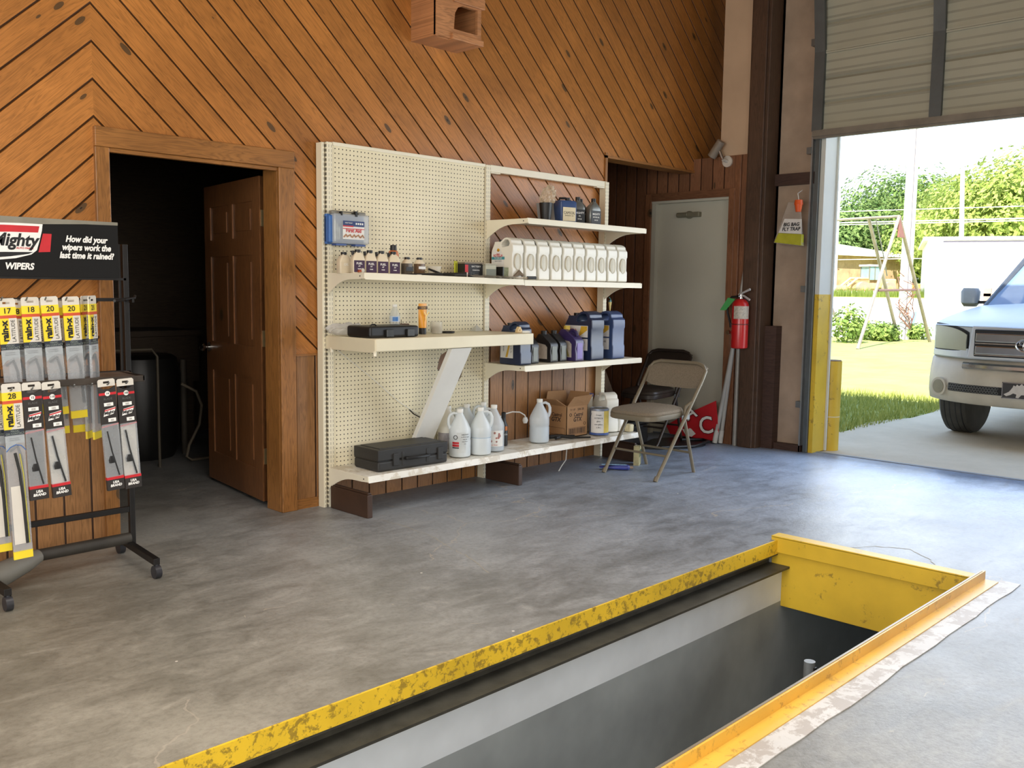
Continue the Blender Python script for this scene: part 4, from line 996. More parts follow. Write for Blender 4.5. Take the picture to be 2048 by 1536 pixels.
# right end of the bottom shelf
t = oil_jug('white rounded gallon jug behind the paint can', 2.30, -.165, ZB, -.25, .105, .18, .285, m_opq, m_white, name='white_oil_jug')
b = MB(); b.box(-.0535, -.053, -.02, .06, .05, .16); b.build('label_sticker', m_label, t)
b = MB(); b.prism([(-.02, .11), (.0, .16), (.03, .15), (.05, .17), (.06, .12), (.03, .09)], 'x', -.0545, -.0542); b.build('black_print', m_inkk, t)
t = thing('plastic_tub', 'white tub with blue lid behind the carton and white jug', 'tub', (2.215, -.06, ZB))
b = MB(); b.lathe([(.04, 0), (.045, .26)], n=24); b.build('tub_body', m_opq, t, smooth=True); b = MB(); b.lathe([(.048, .25), (.048, .27), (.03, .272)], n=24); b.build('lid', M((90, 96, 150), .4), t, smooth=True)
t = thing('pump_bottle', 'small white pump bottle between white jug and folding chair', 'bottle', (2.385, -.235, ZB))
b = MB(); b.secs([(0, .06, .05), (.09, .058, .05), (.12, .03, .03), (.135, .03, .03)], 20, 3); b.build('body', m_white, t, smooth=True)
b = MB(); b.lathe([(.018, .133), (.018, .15), (.008, .155), (.008, .17)], n=16); b.box(-.025, .01, -.006, .006, .165, .175); b.build('pump_head', m_white, t)
t = thing('cream_cup', 'short cream plastic cup at the right end of bottom shelf', 'cup', (2.425, -.29, ZB - .003))
b = MB(); b.secs([(0, .052, .05), (.004, .058, .055), (.045, .062, .058), (.052, .05, .05)], 22, 3.5); b.build('cup_body', M((214, 200, 160), .5, 0, .1), t, smooth=True)
t = thing('grease_tube', 'blue and white tube lying on floor under the folding chair', 'tube', (2.10, -.41, 0), -.86)
b = MB(); L = [(-.10, .056, .004), (-.05, .052, .02), (.05, .05, .034), (.10, .046, .036), (.112, .02, .02)]
b.loft([[(x, w / 2 * math.copysign(abs(math.cos(a)) ** .6, math.cos(a)), .019 + h_ / 2 * math.copysign(abs(math.sin(a)) ** .6, math.sin(a))) for a in [(k + .5) * PI / 8 for k in range(16)]] for x, w, h_ in L]); b.build('tube_body', M((58, 66, 140), .35, 0, .3, 20, name='blue_tube'), t, smooth=True)
b = MB(); b.box(-.085, .09, -.018, .01, .036, .0385); b.build('printed_band', M((150, 186, 216), .4, 0, .5, 60, name='pale_print'), t)
b = MB(); b.cyl((.108, 0, .019), (.135, 0, .019), .010); b.build('nozzle', M((150, 130, 110), .4), t)
t = thing('torn_package', 'torn cream and green paper package standing by gondola foot', 'package', (2.385, -.40, 0), .5)
b = MB(); b.prism([(-.05, 0), (.045, 0), (.05, .05), (.04, .075), (.052, .11), (.03, .135), (-.05, .14)], 'y', -.02, .02); b.build('paper_box', M((196, 186, 140), .7, 0, .25, 18, name='cream_green_paper'), t)
b = MB(); b.box(-.045, .04, -.021, -.02, .06, .11); b.build('print', M((120, 130, 90), .6, 0, .4, 50), t)
t = thing('hanging_driver', 'yellow handled tool hanging from the right upright bracket', 'tool', (2.46, -.06, 1.16))
b = MB(); b.cyl((0, 0, .0), (0, 0, -.065), .012, .004, 12); b.build('handle', M((212, 190, 120), .4), t, smooth=True)
b = MB(); b.tube([(0, 0, 0), (0, -.005, .02), (.0, .01, .035)], .004, 6); b.box(-.01, .01, -.006, .006, -.002, .012); b.build('hook', M((60, 110, 110), .4), t)
t = thing('fabric_scraps', 'two dark fabric scraps hanging beyond the white jug row', 'rag', (2.47, -.10, 1.36))
b = MB(); b.prism([(-.03, .07), (.0, .10), (.03, .105), (.01, .07)], 'y', 0, .004); b.prism([(-.025, .05), (.0, .04), (.02, -.03), (.005, -.02)], 'y', 0, .004); b.build('scrap', M((92, 92, 94), .6), t)

# black tool case on the bottom shelf
t = thing('black_tool_case', 'large black moulded tool case on the left of bottom shelf', 'case', (.375, -.205, ZB), -.03)
m_case = M((46, 45, 43), .5, 0, .12, 10, .4, bump=.1, name='moulded_case_plastic')
b = MB(); b.box(-.25, .25, -.115, .12, 0, .057); b.build('case_base', m_case, t, bevel=.012, seg=3)
b = MB(); b.box(-.25, .25, -.115, .12, .061, .122); b.box(-.22, .22, -.09, .10, .118, .127); b.build('case_lid', m_case, t, bevel=.012, seg=3)
b = MB(); b.box(-.248, .248, -.108, .118, .056, .062); b.build('seam', m_black, t)
for x in (-.13, .19):
    b = MB(); b.box(x - .02, x + .02, -.124, -.11, .025, .095); b.build('latch', m_case, t, bevel=.004)
b = MB(); b.tube([(-.065, -.112, .06), (-.065, -.135, .062), (-.05, -.142, .062), (.075, -.142, .062), (.09, -.135, .062), (.09, -.112, .06)], .010, 8); b.build('handle', m_black, t, smooth=True)
b = MB()
for x in (-.075, .10): b.box(x - .012, x + .012, -.118, -.11, .02, .10)
b.build('handle_mount', m_case, t, bevel=.003)
t = thing('black_cord_strip', 'thin black wires sticking out from the pegboard behind brace', 'wire', (.68, -.01, .45))
b = MB(); b.tube([(-.09, 0, .06), (-.06, -.01, .03), (.0, -.012, 0), (.08, -.006, -.085)], .0035, 6); b.build('wire_strand', m_black, t)
# ================================================================== WIPER RACK
rk = thing('wiper_display_rack', 'black metal wiper blade display rack with printed header sign', 'rack', (-1.545, -.30, 0))
for x in (-1.862, -1.228):
    b = MB(); b.box(x - .012, x + .012, -.262, -.238, .07, 1.42); b.box(x - .03, x - .018, -.255, -.245, .5, 1.42); b.build('post', m_blackm, rk, world=True, bevel=.002)
    b = MB(); sh = -.035 if x > -1.5 else .0
    b.hexa([(x - .014 + sh * 1.4, -.60, .058), (x + .014 + sh * 1.4, -.60, .058), (x + .014, -.02 - .08, .058), (x - .014, -.10, .058), (x - .014 + sh * 1.4, -.60, .086), (x + .014 + sh * 1.4, -.60, .086), (x + .014, -.10, .086), (x - .014, -.10, .086)])
    ft = b.build('foot', m_blackm, rk, world=True, bevel=.002)
    for yy, xx in ((-.595, x + sh * 1.4), (-.12, x)):
        b = MB(); b.cyl((xx - .013, yy, .028), (xx + .013, yy, .028), .028, n=20); b.cyl((xx, yy, .03), (xx, yy, .06), .007)
        q = b.build('caster', M((44, 44, 48), .4, 0, .2), ft, smooth=True)
        for v in q.data.vertices: v.co -= Vector(rk.location)
b = MB(); b.box(-1.862, -1.24, -.26, -.24, .222, .247); b.build('cross_bar', m_blackm, rk, world=True, bevel=.002)
b = MB(); b.cyl((-1.67, -.262, .10), (-1.24, -.25, .10), .026, n=16); q = b.build('base_tube', M((60, 56, 50), .5, .2, .3, 8, name='dusty_tube'), rk, world=True, smooth=True)
b = MB(); b.tube([(-1.64, -.27, .10), (-1.70, -.30, .092), (-1.80, -.345, .075), (-1.90, -.36, .06)], [.030, .042, .05, .052], 14)
q = b.build('grey_sleeve', M((118, 114, 104), .6, 0, .15, 6, name='grey_foam'), q, smooth=True)
for v in q.data.vertices: v.co -= Vector(rk.location)
b = MB(); b.box(-1.862, -1.228, -.262, -.245, 1.262, 1.272); b.box(-1.862, -1.228, -.262, -.245, 1.17, 1.185); b.build('hook_rail', m_blackm, rk, world=True)
b = MB(); b.box(-1.21, -1.20, -.275, -.245, 1.165, 1.18); b.tube([(-1.34, -.40, 1.175), (-1.24, -.27, 1.178), (-1.19, -.26, 1.185), (-1.185, -.25, 1.195)], .006, 8); b.build('side_hook', m_blackm, rk, world=True)
b = MB(); b.box(-1.88, -1.262, -.50, -.485, .835, .862); b.build('tray_front_bar', M((70, 62, 54), .5, .3, .3, 12, name='dusty_bar'), rk, world=True, bevel=.003)
b = MB(); b.box(-1.88, -1.215, -.262, -.24, .845, .865); b.build('tray_back_bar', m_blackm, rk, world=True, bevel=.003)
for x in (-1.88, -1.272):
    b = MB(); b.box(x, x + .012, -.50, -.24, .838, .862); b.build('tray_side_bar', m_blackm, rk, world=True, bevel=.002)
b = MB(); b.hexa([(-1.87, -.484, .852), (-1.27, -.484, .852), (-1.23, -.26, .858), (-1.87, -.26, .858), (-1.87, -.484, .855), (-1.27, -.484, .855), (-1.23, -.26, .861), (-1.87, -.26, .861)])
b.build('tray_plate', M((96, 84, 74), .5, 0, .5, 10, name='printed_tray_strip'), rk, world=True)
for x in (-1.79, -1.70, -1.63, -1.55, -1.46):
    b = MB(); b.tube([(x, -.26, 1.178), (x, -.43, 1.178), (x, -.445, 1.19)], .003, 6); b.tube([(x + .02, -.26, 1.168), (x + .02, -.29, 1.16)], .003, 6); b.build('hook', m_steel, rk, world=True)
for x in (-1.80, -1.725, -1.65, -1.57, -1.50, -1.432, -1.355):
    b = MB(); b.tube([(x, -.26, .835), (x, -.53, .835), (x, -.545, .845)], .003, 6); b.build('hook', m_steel, rk, world=True)
# header sign
b = MB(); b.box(-1.868, -1.262, -.27, -.263, 1.272, 1.512); hs = b.build('header_sign', M((17, 16, 15), .55, 0, .05, spec=.25, name='sign_black'), rk, world=True)
SO = -Vector(rk.location)
def shift(o):
    for v in o.data.vertices: v.co += SO
    return o
SG = -.2705
b = MB(); b.prism([(-1.868, 1.512), (-1.262, 1.512), (-1.262, 1.499), (-1.40, 1.497), (-1.60, 1.486), (-1.868, 1.47)], 'y', SG, SG - .0005); shift(b.build('silver_band', M((150, 146, 132), .3, .3, .1), hs))
b = MB(); b.prism([(-1.868, 1.478), (-1.76, 1.484), (-1.66, 1.487), (-1.572, 1.487), (-1.576, 1.46), (-1.586, 1.42), (-1.598, 1.38), (-1.62, 1.362), (-1.68, 1.345), (-1.76, 1.335), (-1.868, 1.33)][::-1], 'y', SG - .0004, SG - .001)
shift(b.build('badge_border', m_inkw, hs))
b = MB(); b.prism([(-1.868, 1.47), (-1.72, 1.477), (-1.585, 1.478), (-1.591, 1.452), (-1.70, 1.45), (-1.868, 1.44)][::-1], 'y', SG - .0010, SG - .0014); b.prism([(-1.572, 1.449), (-1.538, 1.449), (-1.546, 1.375), (-1.592, 1.372)], 'y', SG - .0002, SG - .0006)
shift(b.build('badge_red', m_inkr, hs))
b = MB(); b.prism([(-1.868, 1.362), (-1.72, 1.369), (-1.612, 1.372), (-1.63, 1.364), (-1.70, 1.352), (-1.78, 1.343), (-1.868, 1.338)], 'y', SG - .0010, SG - .0014); shift(b.build('badge_black', m_inkk, hs))
def stext(body, size, m, x, z, **kw): return text(body, size, m, hs, (x + SO.x, SG - .0018 + SO.y, z), 'f', **kw)
stext('Mighty', .070, m_inkk, -1.596, 1.417, align='RIGHT', shear=.25, bold=.0022, sx=.92)
stext('AUTO PARTS', .011, m_inkr, -1.645, 1.386, shear=.2, bold=.0003)
stext('How did your\nwipers work the\nlast time it rained?', .036, m_inkw, -1.398, 1.397, shear=.25, bold=.0014, sx=.84)
stext('WIPERS', .036, m_inkw, -1.668, 1.312, shear=.2, bold=.0014, sx=.9)

m_yl = M((238, 212, 54), .35, 0, .05, 6, name='yellow_card'); m_red = M((206, 86, 54), .4, name='orange_red_strip'); m_wcard = M((214, 208, 196), .4, 0, .04, name='white_card')
m_dkband = M((48, 54, 64), .4, 0, .1, name='slate_band'); m_sleeve = clearplastic('pack_sleeve', (200, 204, 206), .38, .08); m_gcard = M((168, 176, 178), .4, 0, .1, 30, name='grey_card')
m_rub = M((24, 24, 24), .5, name='wiper_rubber')
def rainx(label, x, y, zt, num, L, tilt=0, yaw=0, w=.066, group=None):
    t = thing('wiper_package', label, 'wiper package', (x, y, zt), yaw, group)
    t.rotation_euler = (0, tilt, yaw); h = w / 2; long_ = L > .62
    b = MB(); b.prism([(-h, -.034), (h, -.034), (h, -.006), (h - .006, 0), (-h + .006, 0), (-h, -.006)], 'y', -.002, .002, [[(-.013, -.022), (.013, -.022), (.013, -.014), (-.013, -.014)]]); b.build('hang_tab', m_wcard, t)
    b = MB(); b.box(-h, h, -.003, .003, -.178, -.034, 0)
    b.build('yellow_card', m_yl, t)
    b = MB(); b.box(-h, h, -.0036, .0036, -.078, -.066); b.build('red_strip', m_red, t)
    b = MB(); b.prism([(.004, -.078), (h, -.078), (h, -.178), (-.012, -.178), (.004, -.160)][::-1], 'y', -.0034, -.0038); b.build('white_panel', m_wcard, t)
    b = MB(); b.box(-h, h, -.0034, .003, -.203, -.178); b.build('slate_band', m_dkband, t)
    b = MB(); b.prism([(-h, -.203), (h, -.203), (h, -.235), (.01, -.232), (-.018, -.244), (-h, -.262)][::-1], 'y', -.003, .003); b.build('grey_card', m_gcard, t)
    b = MB(); b.box(-h, h, -.006, .006, -L + .03, -.20); b.build('clear_sleeve', m_sleeve, t, bevel=.003)
    b = MB(); b.tube([(-.02, 0, -.262), (.008, 0, -.245), (.02, 0, -.29), (.022, 0, -.36), (.024, 0, -L + .06)], .006, 6); b.build('wiper_blade', m_rub, t)
    b = MB(); b.box(-h, h, -.004, .004, -L, -L + .032); b.build('yellow_end', m_yl, t)
    if long_:
        b = MB(); b.box(-h + .006, h - .022, -.0066, -.0062, -L + .06, -.40); b.build('white_insert', m_wcard, t)
        b = MB(); b.tube([(-.005, -.007, -.27), (.006, -.007, -.34), (.012, -.007, -.45), (.016, -.007, -L + .06)], .0055, 6); b.build('blade_edge', m_rub, t)
        b = MB(); b.tube([(.012, -.007, -.275), (.020, -.007, -.36), (.025, -.007, -L + .06)], .0022, 5); b.build('yellow_spine', M((190, 180, 70), .4), t)
        b = MB(); b.tube([(-h, -.0065, -.262), (-.02, -.0065, -.246), (.0, -.0065, -.238), (.02, -.0065, -.243), (h, -.0065, -.262)], .0016, 5); b.build('blue_arc', M((60, 110, 180), .4), t)
    text(num, .030, m_inkk, t, (.0, -.004, -.050), bold=.0004)
    text('rain-x', .034, m_inkk, t, (-.013, -.0042, -.128), 'fv', bold=.0016); text('LATITUDE', .0195, m_inkk, t, (.018, -.0044, -.128), 'fv', sx=.98)
    text('MAGIC\nON CONTACT', .010, M((150, 160, 150), .5), t, (.002, -.004, -.190))
    text('all weather\nbeam blade', .008, m_dkband, t, (-.002, -.004, -.216))
    return t
rainx('yellow wiper package numbered 17 at left of the upper hook row', -1.772, -.42, 1.185, '17', .46, -.05)
rainx('yellow wiper package numbered 18 on the upper hook row', -1.684, -.42, 1.190, '18', .46, -.03)
rainx('yellow wiper package numbered 20, third along the upper hook row', -1.615, -.43, 1.193, '20', .48, -.06)
rainx('yellow wiper package numbered 20, fourth along the upper hook row', -1.530, -.425, 1.193, '20', .50, -.04)
rainx('yellow wiper package turned edgewise at right of upper row', -1.442, -.42, 1.197, '21', .60, -.02, .75)
rainx('yellow wiper package turned edgewise behind the rightmost upper one', -1.452, -.37, 1.195, '21', .60, -.02, .75)
for i, x in enumerate((-1.712, -1.638, -1.562, -1.480)):
    rainx('yellow wiper package hung behind the %s' % ('17 and 18 numbered ones', '18 and first 20 numbered ones', 'two 20 numbered ones', 'last 20 numbered one')[i], x, -.335, 1.18, ('18', '19', '20', '22')[i], .56 if i > 1 else .47, -.02)
rainx('long yellow wiper package numbered 28 on the lower hooks', -1.797, -.52, .862, '28', .69, -.03, w=.070)
rainx('long yellow wiper package hung behind the one numbered 28', -1.838, -.455, .855, '28', .66, -.01, w=.070)
m_mb = M((50, 46, 44), .4, 0, .15, 20, name='charcoal_card')
def mighty(label, x, y, zt, num, tilt, L=.465, w=.070):
    t = thing('wiper_package', label, 'wiper package', (x, y, zt)); t.rotation_euler = (0, tilt, 0); h = w / 2
    b = MB(); b.prism([(-h, -.03), (h, -.03), (h, -.006), (h - .006, 0), (-h + .006, 0), (-h, -.006)], 'y', -.002, .002, [[(-.013, -.018), (.013, -.018), (.013, -.009), (-.013, -.009)]]); b.build('hang_tab', m_wcard, t)
    b = MB(); b.prism([(-h, -.03), (-.012, -.042), (.012, -.042), (h, -.03), (h, -.188), (-h, -.196)][::-1], 'y', -.003, .003); b.build('charcoal_card', m_mb, t)
    b = MB(); b.box(-h, h, -.0036, -.003, -.066, -.056); b.prism([(-h, -.194), (h, -.186), (h, -.192), (-h, -.200)][::-1], 'y', -.0032, -.0038); b.build('red_line', m_inkr, t)
    b = MB(); b.cyl((0, -.0037, -.060), (0, -.0042, -.060), .0105, n=20); b.build('number_disc', m_inkw, t)
    text(num, .012, m_inkk, t, (0, -.0046, -.060), bold=.0003)
    text('BLADE', .012, m_steel, t, (0, -.0042, -.082))
    b = MB(); b.box(-.018, .02, -.0042, -.0038, -.112, -.098); b.build('barcode_box', m_inkw, t)
    b = MB(); b.box(-.006, .026, -.0042, -.0038, -.178, -.163); b.build('barcode_box', m_inkw, t)
    text('|||||||', .009, m_inkk, t, (.001, -.0045, -.105)); text('||||||', .008, m_inkk, t, (.010, -.0045, -.1705))
    b = MB(); b.prism([(-.024, -.154), (.020, -.146), (.028, -.122), (.028, -.118), (-.016, -.126)][::-1], 'y', -.0038, -.0042); b.build('logo_plate', m_inkw, t)
    b = MB(); b.prism([(-.018, -.128), (.028, -.120), (.028, -.125), (-.018, -.133)][::-1], 'y', -.0044, -.0047); b.build('logo_red', m_inkr, t)
    text('Mighty', .017, m_inkk, t, (.002, -.0050, -.139), shear=.2, bold=.0006, rot=.12)
    b = MB(); b.box(-h, h, -.008, .008, -L + .05, -.186); b.build('clear_sleeve', m_sleeve, t, bevel=.004)
    b = MB(); b.box(-h + .004, h - .004, .003, .005, -L + .05, -.19); b.build('back_card', M((206, 200, 186), .6, 0, .2, 14, name='instruction_card') if num not in ('12', '14') else M((70, 68, 66), .5, 0, .6, 30, name='dark_packed_parts'), t)
    b = MB(); b.tube([(-.016, -.004, -.215), (-.004, -.004, -.30), (.018, -.004, -.405)], .0055, 6); b.secs([(-.35, .03, .012), (-.335, .034, .012), (-.32, .02, .01)], 12, 2.5, c=(-.008, -.004)); b.build('wiper_blade', m_rub, t)
    b = MB(); b.box(-h, h, -.0086, .008, -L + .045, -L + .056); b.build('red_strip', m_inkr, t)
    b = MB(); b.box(-h, h, -.0084, .008, -L, -L + .045); b.build('black_end', m_mb, t)
    text('USA\nBRAND', .014, m_inkw, t, (0, -.0088, -L + .026), bold=.0006, shear=.15)
mighty('charcoal and red wiper package numbered 12 next to the 28 package', -1.724, -.52, .862, '12', -.03)
mighty('charcoal and red wiper package numbered 110 on the lower hooks', -1.652, -.52, .860, '110', -.06)
mighty('charcoal and red wiper package numbered 14 near the rack post', -1.436, -.52, .857, '14', -.06)
mighty('charcoal and red wiper package numbered 100 at right end of lower hooks', -1.358, -.52, .855, '100', -.05)

# ------------------------------------------------------------------ dark storeroom bits
t = thing('work_counter', 'dark wooden counter along the far wall of the storeroom', 'counter', (-.9, 2.75, 0))
b = MB(); b.box(-1.4, 1.4, -.35, .3, .86, .90); b.build('counter_top', m_darkroom, t)
b = MB(); b.box(-1.4, 1.4, -.3, -.28, .5, .86); b.build('apron', m_darkroom, t)
for x in (-1.35, 1.3):
    b = MB(); b.box(x, x + .06, -.28, -.22, 0, .86); b.build('leg', m_darkroom, t)
t = thing('storage_barrel', 'black plastic barrel standing in the dark storeroom', 'barrel', (-.08, 2.25, 0))
b = MB(); b.lathe([(.24, 0), (.28, .1), (.30, .6), (.27, .72), (.24, .74)], n=28); b.build('barrel_body', m_black, t, smooth=True)
b = MB(); b.cyl((.29, -.12, .0), (.29, -.12, .70), .022); b.build('side_pipe', M((70, 64, 54), .7), t, smooth=True)
t = thing('storeroom_hose', 'pale hose curling on the dark storeroom floor', 'hose', (.13, 1.80, 0))
b = MB(); b.tube([(-.10, .0, .56), (.0, -.02, .50), (.04, -.02, .40), (.03, .0, .26), (-.05, .0, .12), (-.07, .0, .04), (-.04, -.01, .014), (.10, -.0, .012), (.20, -.0, .012)], .010, 8); b.build('hose', M((110, 100, 84), .7), t, smooth=True)
t = thing('metal_hoop', 'thin pale metal hoop above barrel in the storeroom', 'hoop', (-.52, 1.75, 0))
b = MB(); b.tube([(-.0, 0, 0), (0, 0, .70), (.03, 0, .78), (.08, 0, .81), (.32, 0, .81), (.36, 0, .76), (.36, 0, 0)], .010, 8); b.build('hoop_tube', M((84, 76, 62), .6), t, smooth=True)

# ------------------------------------------------------------------ alcove things
t = thing('leaning_plank', 'long brown plank leaning in the dark alcove corner', 'plank', (3.12, .30, 0))
b = MB(); b.hexa([(.0, -.02, .0), (.09, -.02, .0), (.09, .02, 0), (.0, .02, 0), (-.28, .45, 1.42), (-.19, .45, 1.42), (-.19, .49, 1.42), (-.28, .49, 1.42)]); b.build('plank_board', M((96, 74, 50), .6, 0, .2), t)
t = thing('leaning_stick', 'dark narrow stick leaning beside the plank in the alcove', 'stick', (3.0, .35, 0))
b = MB(); b.hexa([(-.1, -.02, 0), (-.06, -.02, 0), (-.06, .02, 0), (-.1, .02, 0), (-.28, .40, 1.0), (-.24, .40, 1.0), (-.24, .44, 1.0), (-.28, .44, 1.0)]); b.build('stick_board', M((70, 52, 38), .6, 0, .2), t)

def folding_chair(label, x, y, rz, mf, mpad, bw=.43, padback=True):
    """faces local -x"""
    t = thing('folding_chair', label, 'chair', (x, y, 0), rz)
    h = bw / 2; r = .0125
    # front legs continue up to the backrest
    top = [( .33, 0, .74)]
    b = MB()
    loop = [(-.24, -h + .02, .0), (.06, -h + .005, .40), (.245, -h, .64), (.285, -h, .70), (.30, -h + .03, .735), (.305, -h + .08, .75), (.305, h - .08, .75), (.30, h - .03, .735), (.285, h, .70), (.245, h, .64), (.06, h - .005, .40), (-.24, h - .02, .0)]
    b.tube(loop, r, 10); b.build('front_leg_frame', mf, t, smooth=True)
    for s_ in (-1, 1):
        b = MB(); b.tube([(.23, s_ * (h - .035), .0), (.08, s_ * (h - .028), .40), (.085, s_ * (h - .02), .47), (.13, s_ * (h - .004), .50)], r * .95, 10); b.build('leg', mf, t, smooth=True)
        b = MB(); b.cyl((-.243, s_ * (h - .02), 0), (-.225, s_ * (h - .02), .03), .016, .015, 12); b.build('foot_cap', mf, t)
    b = MB(); b.cyl((-.125, -h + .015, .155), (-.125, h - .015, .155), .008); b.build('stretcher', mf, t)
    b = MB(); b.cyl((.175, -h + .03, .145), (.175, h - .03, .145), .008); b.build('stretcher', mf, t)
    # seat
    b = MB(); rings = []
    def rr(k, z, cx=0): return [(cx - .06 + k * .21 * math.copysign(abs(math.cos(a)) ** .45, math.cos(a)), k * (h - .03) * math.copysign(abs(math.sin(a)) ** .5, math.sin(a)), z + (.008 * math.cos(a))) for a in [(i + .5) * PI / 14 for i in range(28)]]
    b.loft([rr(.98, .395), rr(1.0, .40), rr(1.0, .428), rr(.97, .432)]); b.build('seat_pan', mf, t, smooth=True)
    b = MB(); b.loft([rr(.97, .43), rr(.985, .438), rr(.95, .452), rr(.8, .463), rr(.4, .470)]); b.build('seat', mpad, t, smooth=True)
    # backrest curved panel
    b = MB(); N = 12; vs = []
    for i in range(N + 1):
        a = -1 + 2 * i / N; yy = a * (h - .004); bulge = .022 * (1 - a * a)
        e = .03 * abs(a) ** 6
        for (xx, zz) in ((.235, .575 + e), (.232, .60), (.275, .71), (.305, .752 - e), (.325, .748 - e), (.295, .70), (.252, .60), (.25, .575 + e)):
            vs.append((xx + bulge, yy, zz))
    rings = [vs[i * 8:(i + 1) * 8] for i in range(N + 1)]
    b.loft(rings); b.build('backrest', mpad if padback else mf, t, smooth=True)
    for s_ in (-1, 1):
        b = MB(); b.box(.03, .12, s_ * (h - .012) - .003, s_ * (h - .012) + .003, .385, .415); b.build('hinge_plate', m_steel, t)
    return t
m_tan = M((124, 114, 94), .4, .1, .08, 8, name='taupe_enamel'); m_fab = M((128, 116, 98), .9, 0, .2, 120, bump=.2, name='tweed_vinyl'); m_fabs = M((112, 108, 102), .8, 0, .15, 90, name='grey_seat_vinyl')
folding_chair('taupe padded folding chair standing open in front of the alcove', 2.215, -.64, 0, m_tan, m_fab, .47)
m_dkc = M((56, 48, 42), .35, .2, .15, 8, name='dark_brown_enamel')
folding_chair('dark brown metal folding chair in front of the white door', 3.24, .10, .12, m_dkc, m_dkc, .40, False)

# fire extinguisher
t = thing('fire_extinguisher', 'red fire extinguisher with green tag hanging on the wall boards', 'fire extinguisher', (3.56, -.50, .80))
m_fx = M((190, 34, 34), .25, 0, .06, 5, .6, name='extinguisher_red')
b = MB(); b.lathe([(.055, 0), (.064, .006), (.066, .02), (.066, .335), (.060, .362), (.040, .385), (.022, .393)], n=36); b.build('cylinder', m_fx, t, smooth=True)
wrap(t, .0668, -PI * 1.1, -PI * .42, .235, .335, M((190, 180, 164), .5, 0, .3, 60, name='instruction_label'))
wrap(t, .0675, 0, 2 * PI, .188, .196, M((110, 30, 26), .4), 'strap_band', 30)
b = MB(); b.cyl((0, 0, .39), (0, 0, .425), .017); b.cyl((-.0, -.0, .41), (-.03, .01, .41), .012); b.build('valve', m_chrome, t, smooth=True)
b = MB(); b.tube([(.0, .02, .425), (-.005, -.03, .445), (-.01, -.085, .468)], [.008, .008, .01], 8); b.build('lever', M((204, 204, 200), .35, .3, name='pale_lever_steel'), t, smooth=True)
b = MB(); b.tube([(.0, .01, .425), (-.005, -.03, .415), (-.01, -.085, .385)], [.007, .008, .009], 8); b.build('carry_handle', M((204, 204, 200), .35, .3, name='pale_lever_steel'), t, smooth=True)
b = MB(); b.tube([(-.01, .02, .41), (-.02, .07, .405), (-.02, .105, .36), (-.015, .105, .28), (-.015, .085, .22), (-.02, .07, .18)], .009, 8); b.build('hose', m_black, t, smooth=True)
b = MB(); b.cyl((-.02, .072, .20), (-.02, .066, .165), .011, .013); b.build('nozzle', m_black, t)
b = MB(); b.hexa([(-.05, .02, .39), (-.05, .10, .30), (-.05, .155, .30), (-.05, .085, .40), (-.052, .02, .39), (-.052, .10, .30), (-.052, .155, .30), (-.052, .085, .40)]); b.build('inspection_tag', M((70, 160, 84), .6, name='green_tag'), t)
b = MB(); b.box(.05, .13, -.03, .03, .02, .40); b.build('wall_bracket', m_steel, t)
b = MB(); b.cyl((-.03, .078, .125), (-.05, .078, .125), .017); b.build('pressure_gauge', m_chrome, t)

# leaning pvc pipes
for i, (p, q, r, lb) in enumerate((((3.615, -.275, .012), (3.668, -.40, .90), .018, 'grey plastic pipe leaning by the white door, nearer one'), ((3.645, -.31, .012), (3.66, -.41, 1.02), .016, 'grey plastic pipe leaning behind the nearer pipe'))):
    t = thing('plastic_pipe', lb, 'pipe', (p[0], p[1], 0))
    b = MB(); b.cyl(p, q, r, n=16); b.build('pipe_tube', M((176, 176, 170), .4, 0, .06, 4, name='pvc'), t, world=True, smooth=True)
    d = (Vector(q) - Vector(p)).normalized(); b = MB(); b.cyl(Vector(p) - d * .004, Vector(p) + d * .10, r * 1.18, n=16); b.build('pipe_coupling', M((206, 206, 200), .4, name='pvc_white'), t, world=True, smooth=True)
t = thing('pointed_pole', 'pale tapering metal pole tip rising behind the fire extinguisher', 'pole', (3.665, -.44, 0))
b = MB(); b.cyl((3.665, -.43, .0), (3.668, -.435, 1.2), .020, n=12); b.cyl((3.668, -.435, 1.2), (3.67, -.47, 1.56), .020, .002, n=12); b.build('pole_shaft', M((156, 152, 144), .4, .2), t, world=True, smooth=True)

# red sign leaning in the alcove corner
t = thing('red_sign', 'torn red sign with white letters on floor behind chairs', 'sign', (3.62, -.05, 0))
b = MB(); b.prism([(-.20, .02), (.22, .03), (.26, .10), (.05, .22), (-.235, .36), (-.26, .10)], 'x', 0, .006); b.xf(Matrix.Rotation(-.08, 4, 'Y')); b.build('sign_panel', M((196, 40, 46), .4, 0, .15, 6, name='sign_red'), t)
for ch, yy, zz, sz, ro in (('A', .0, .235, .16, .5), ('C', -.15, .14, .20, .2)):
    text(ch, sz, m_inkk, t, (-.014 - zz * .08 , yy, zz), 'l', bold=.006, rot=ro); text(ch, sz, m_inkw, t, (-.016 - zz * .08, yy, zz), 'l', bold=.002, rot=ro)
b = MB(); b.prism([(.0, .03), (.06, .04), (.10, .09), (.04, .08), (.02, .11), (-.04, .06)], 'x', -.008, -.006); b.build('white_tear', m_inkw, t)
t = thing('black_mat', 'black crumpled rubber mat on the alcove floor', 'mat', (3.32, -.06, 0))
b = MB(); pts = [(.36 * math.cos(a) * (1 + .15 * math.sin(3 * a)), .22 * math.sin(a) * (1 + .1 * math.cos(5 * a))) for a in [i * PI / 14 for i in range(28)]]; b.prism(pts, 'z', .001, .012); b.build('mat_sheet', m_black, t)
b = MB(); b.tube([(-.3, -.1, .02), (-.05, -.24, .02), (.2, -.22, .03), (.3, -.1, .02), (.1, -.02, .03)], .012, 8); b.build('mat_roll_edge', m_black, t, smooth=True)
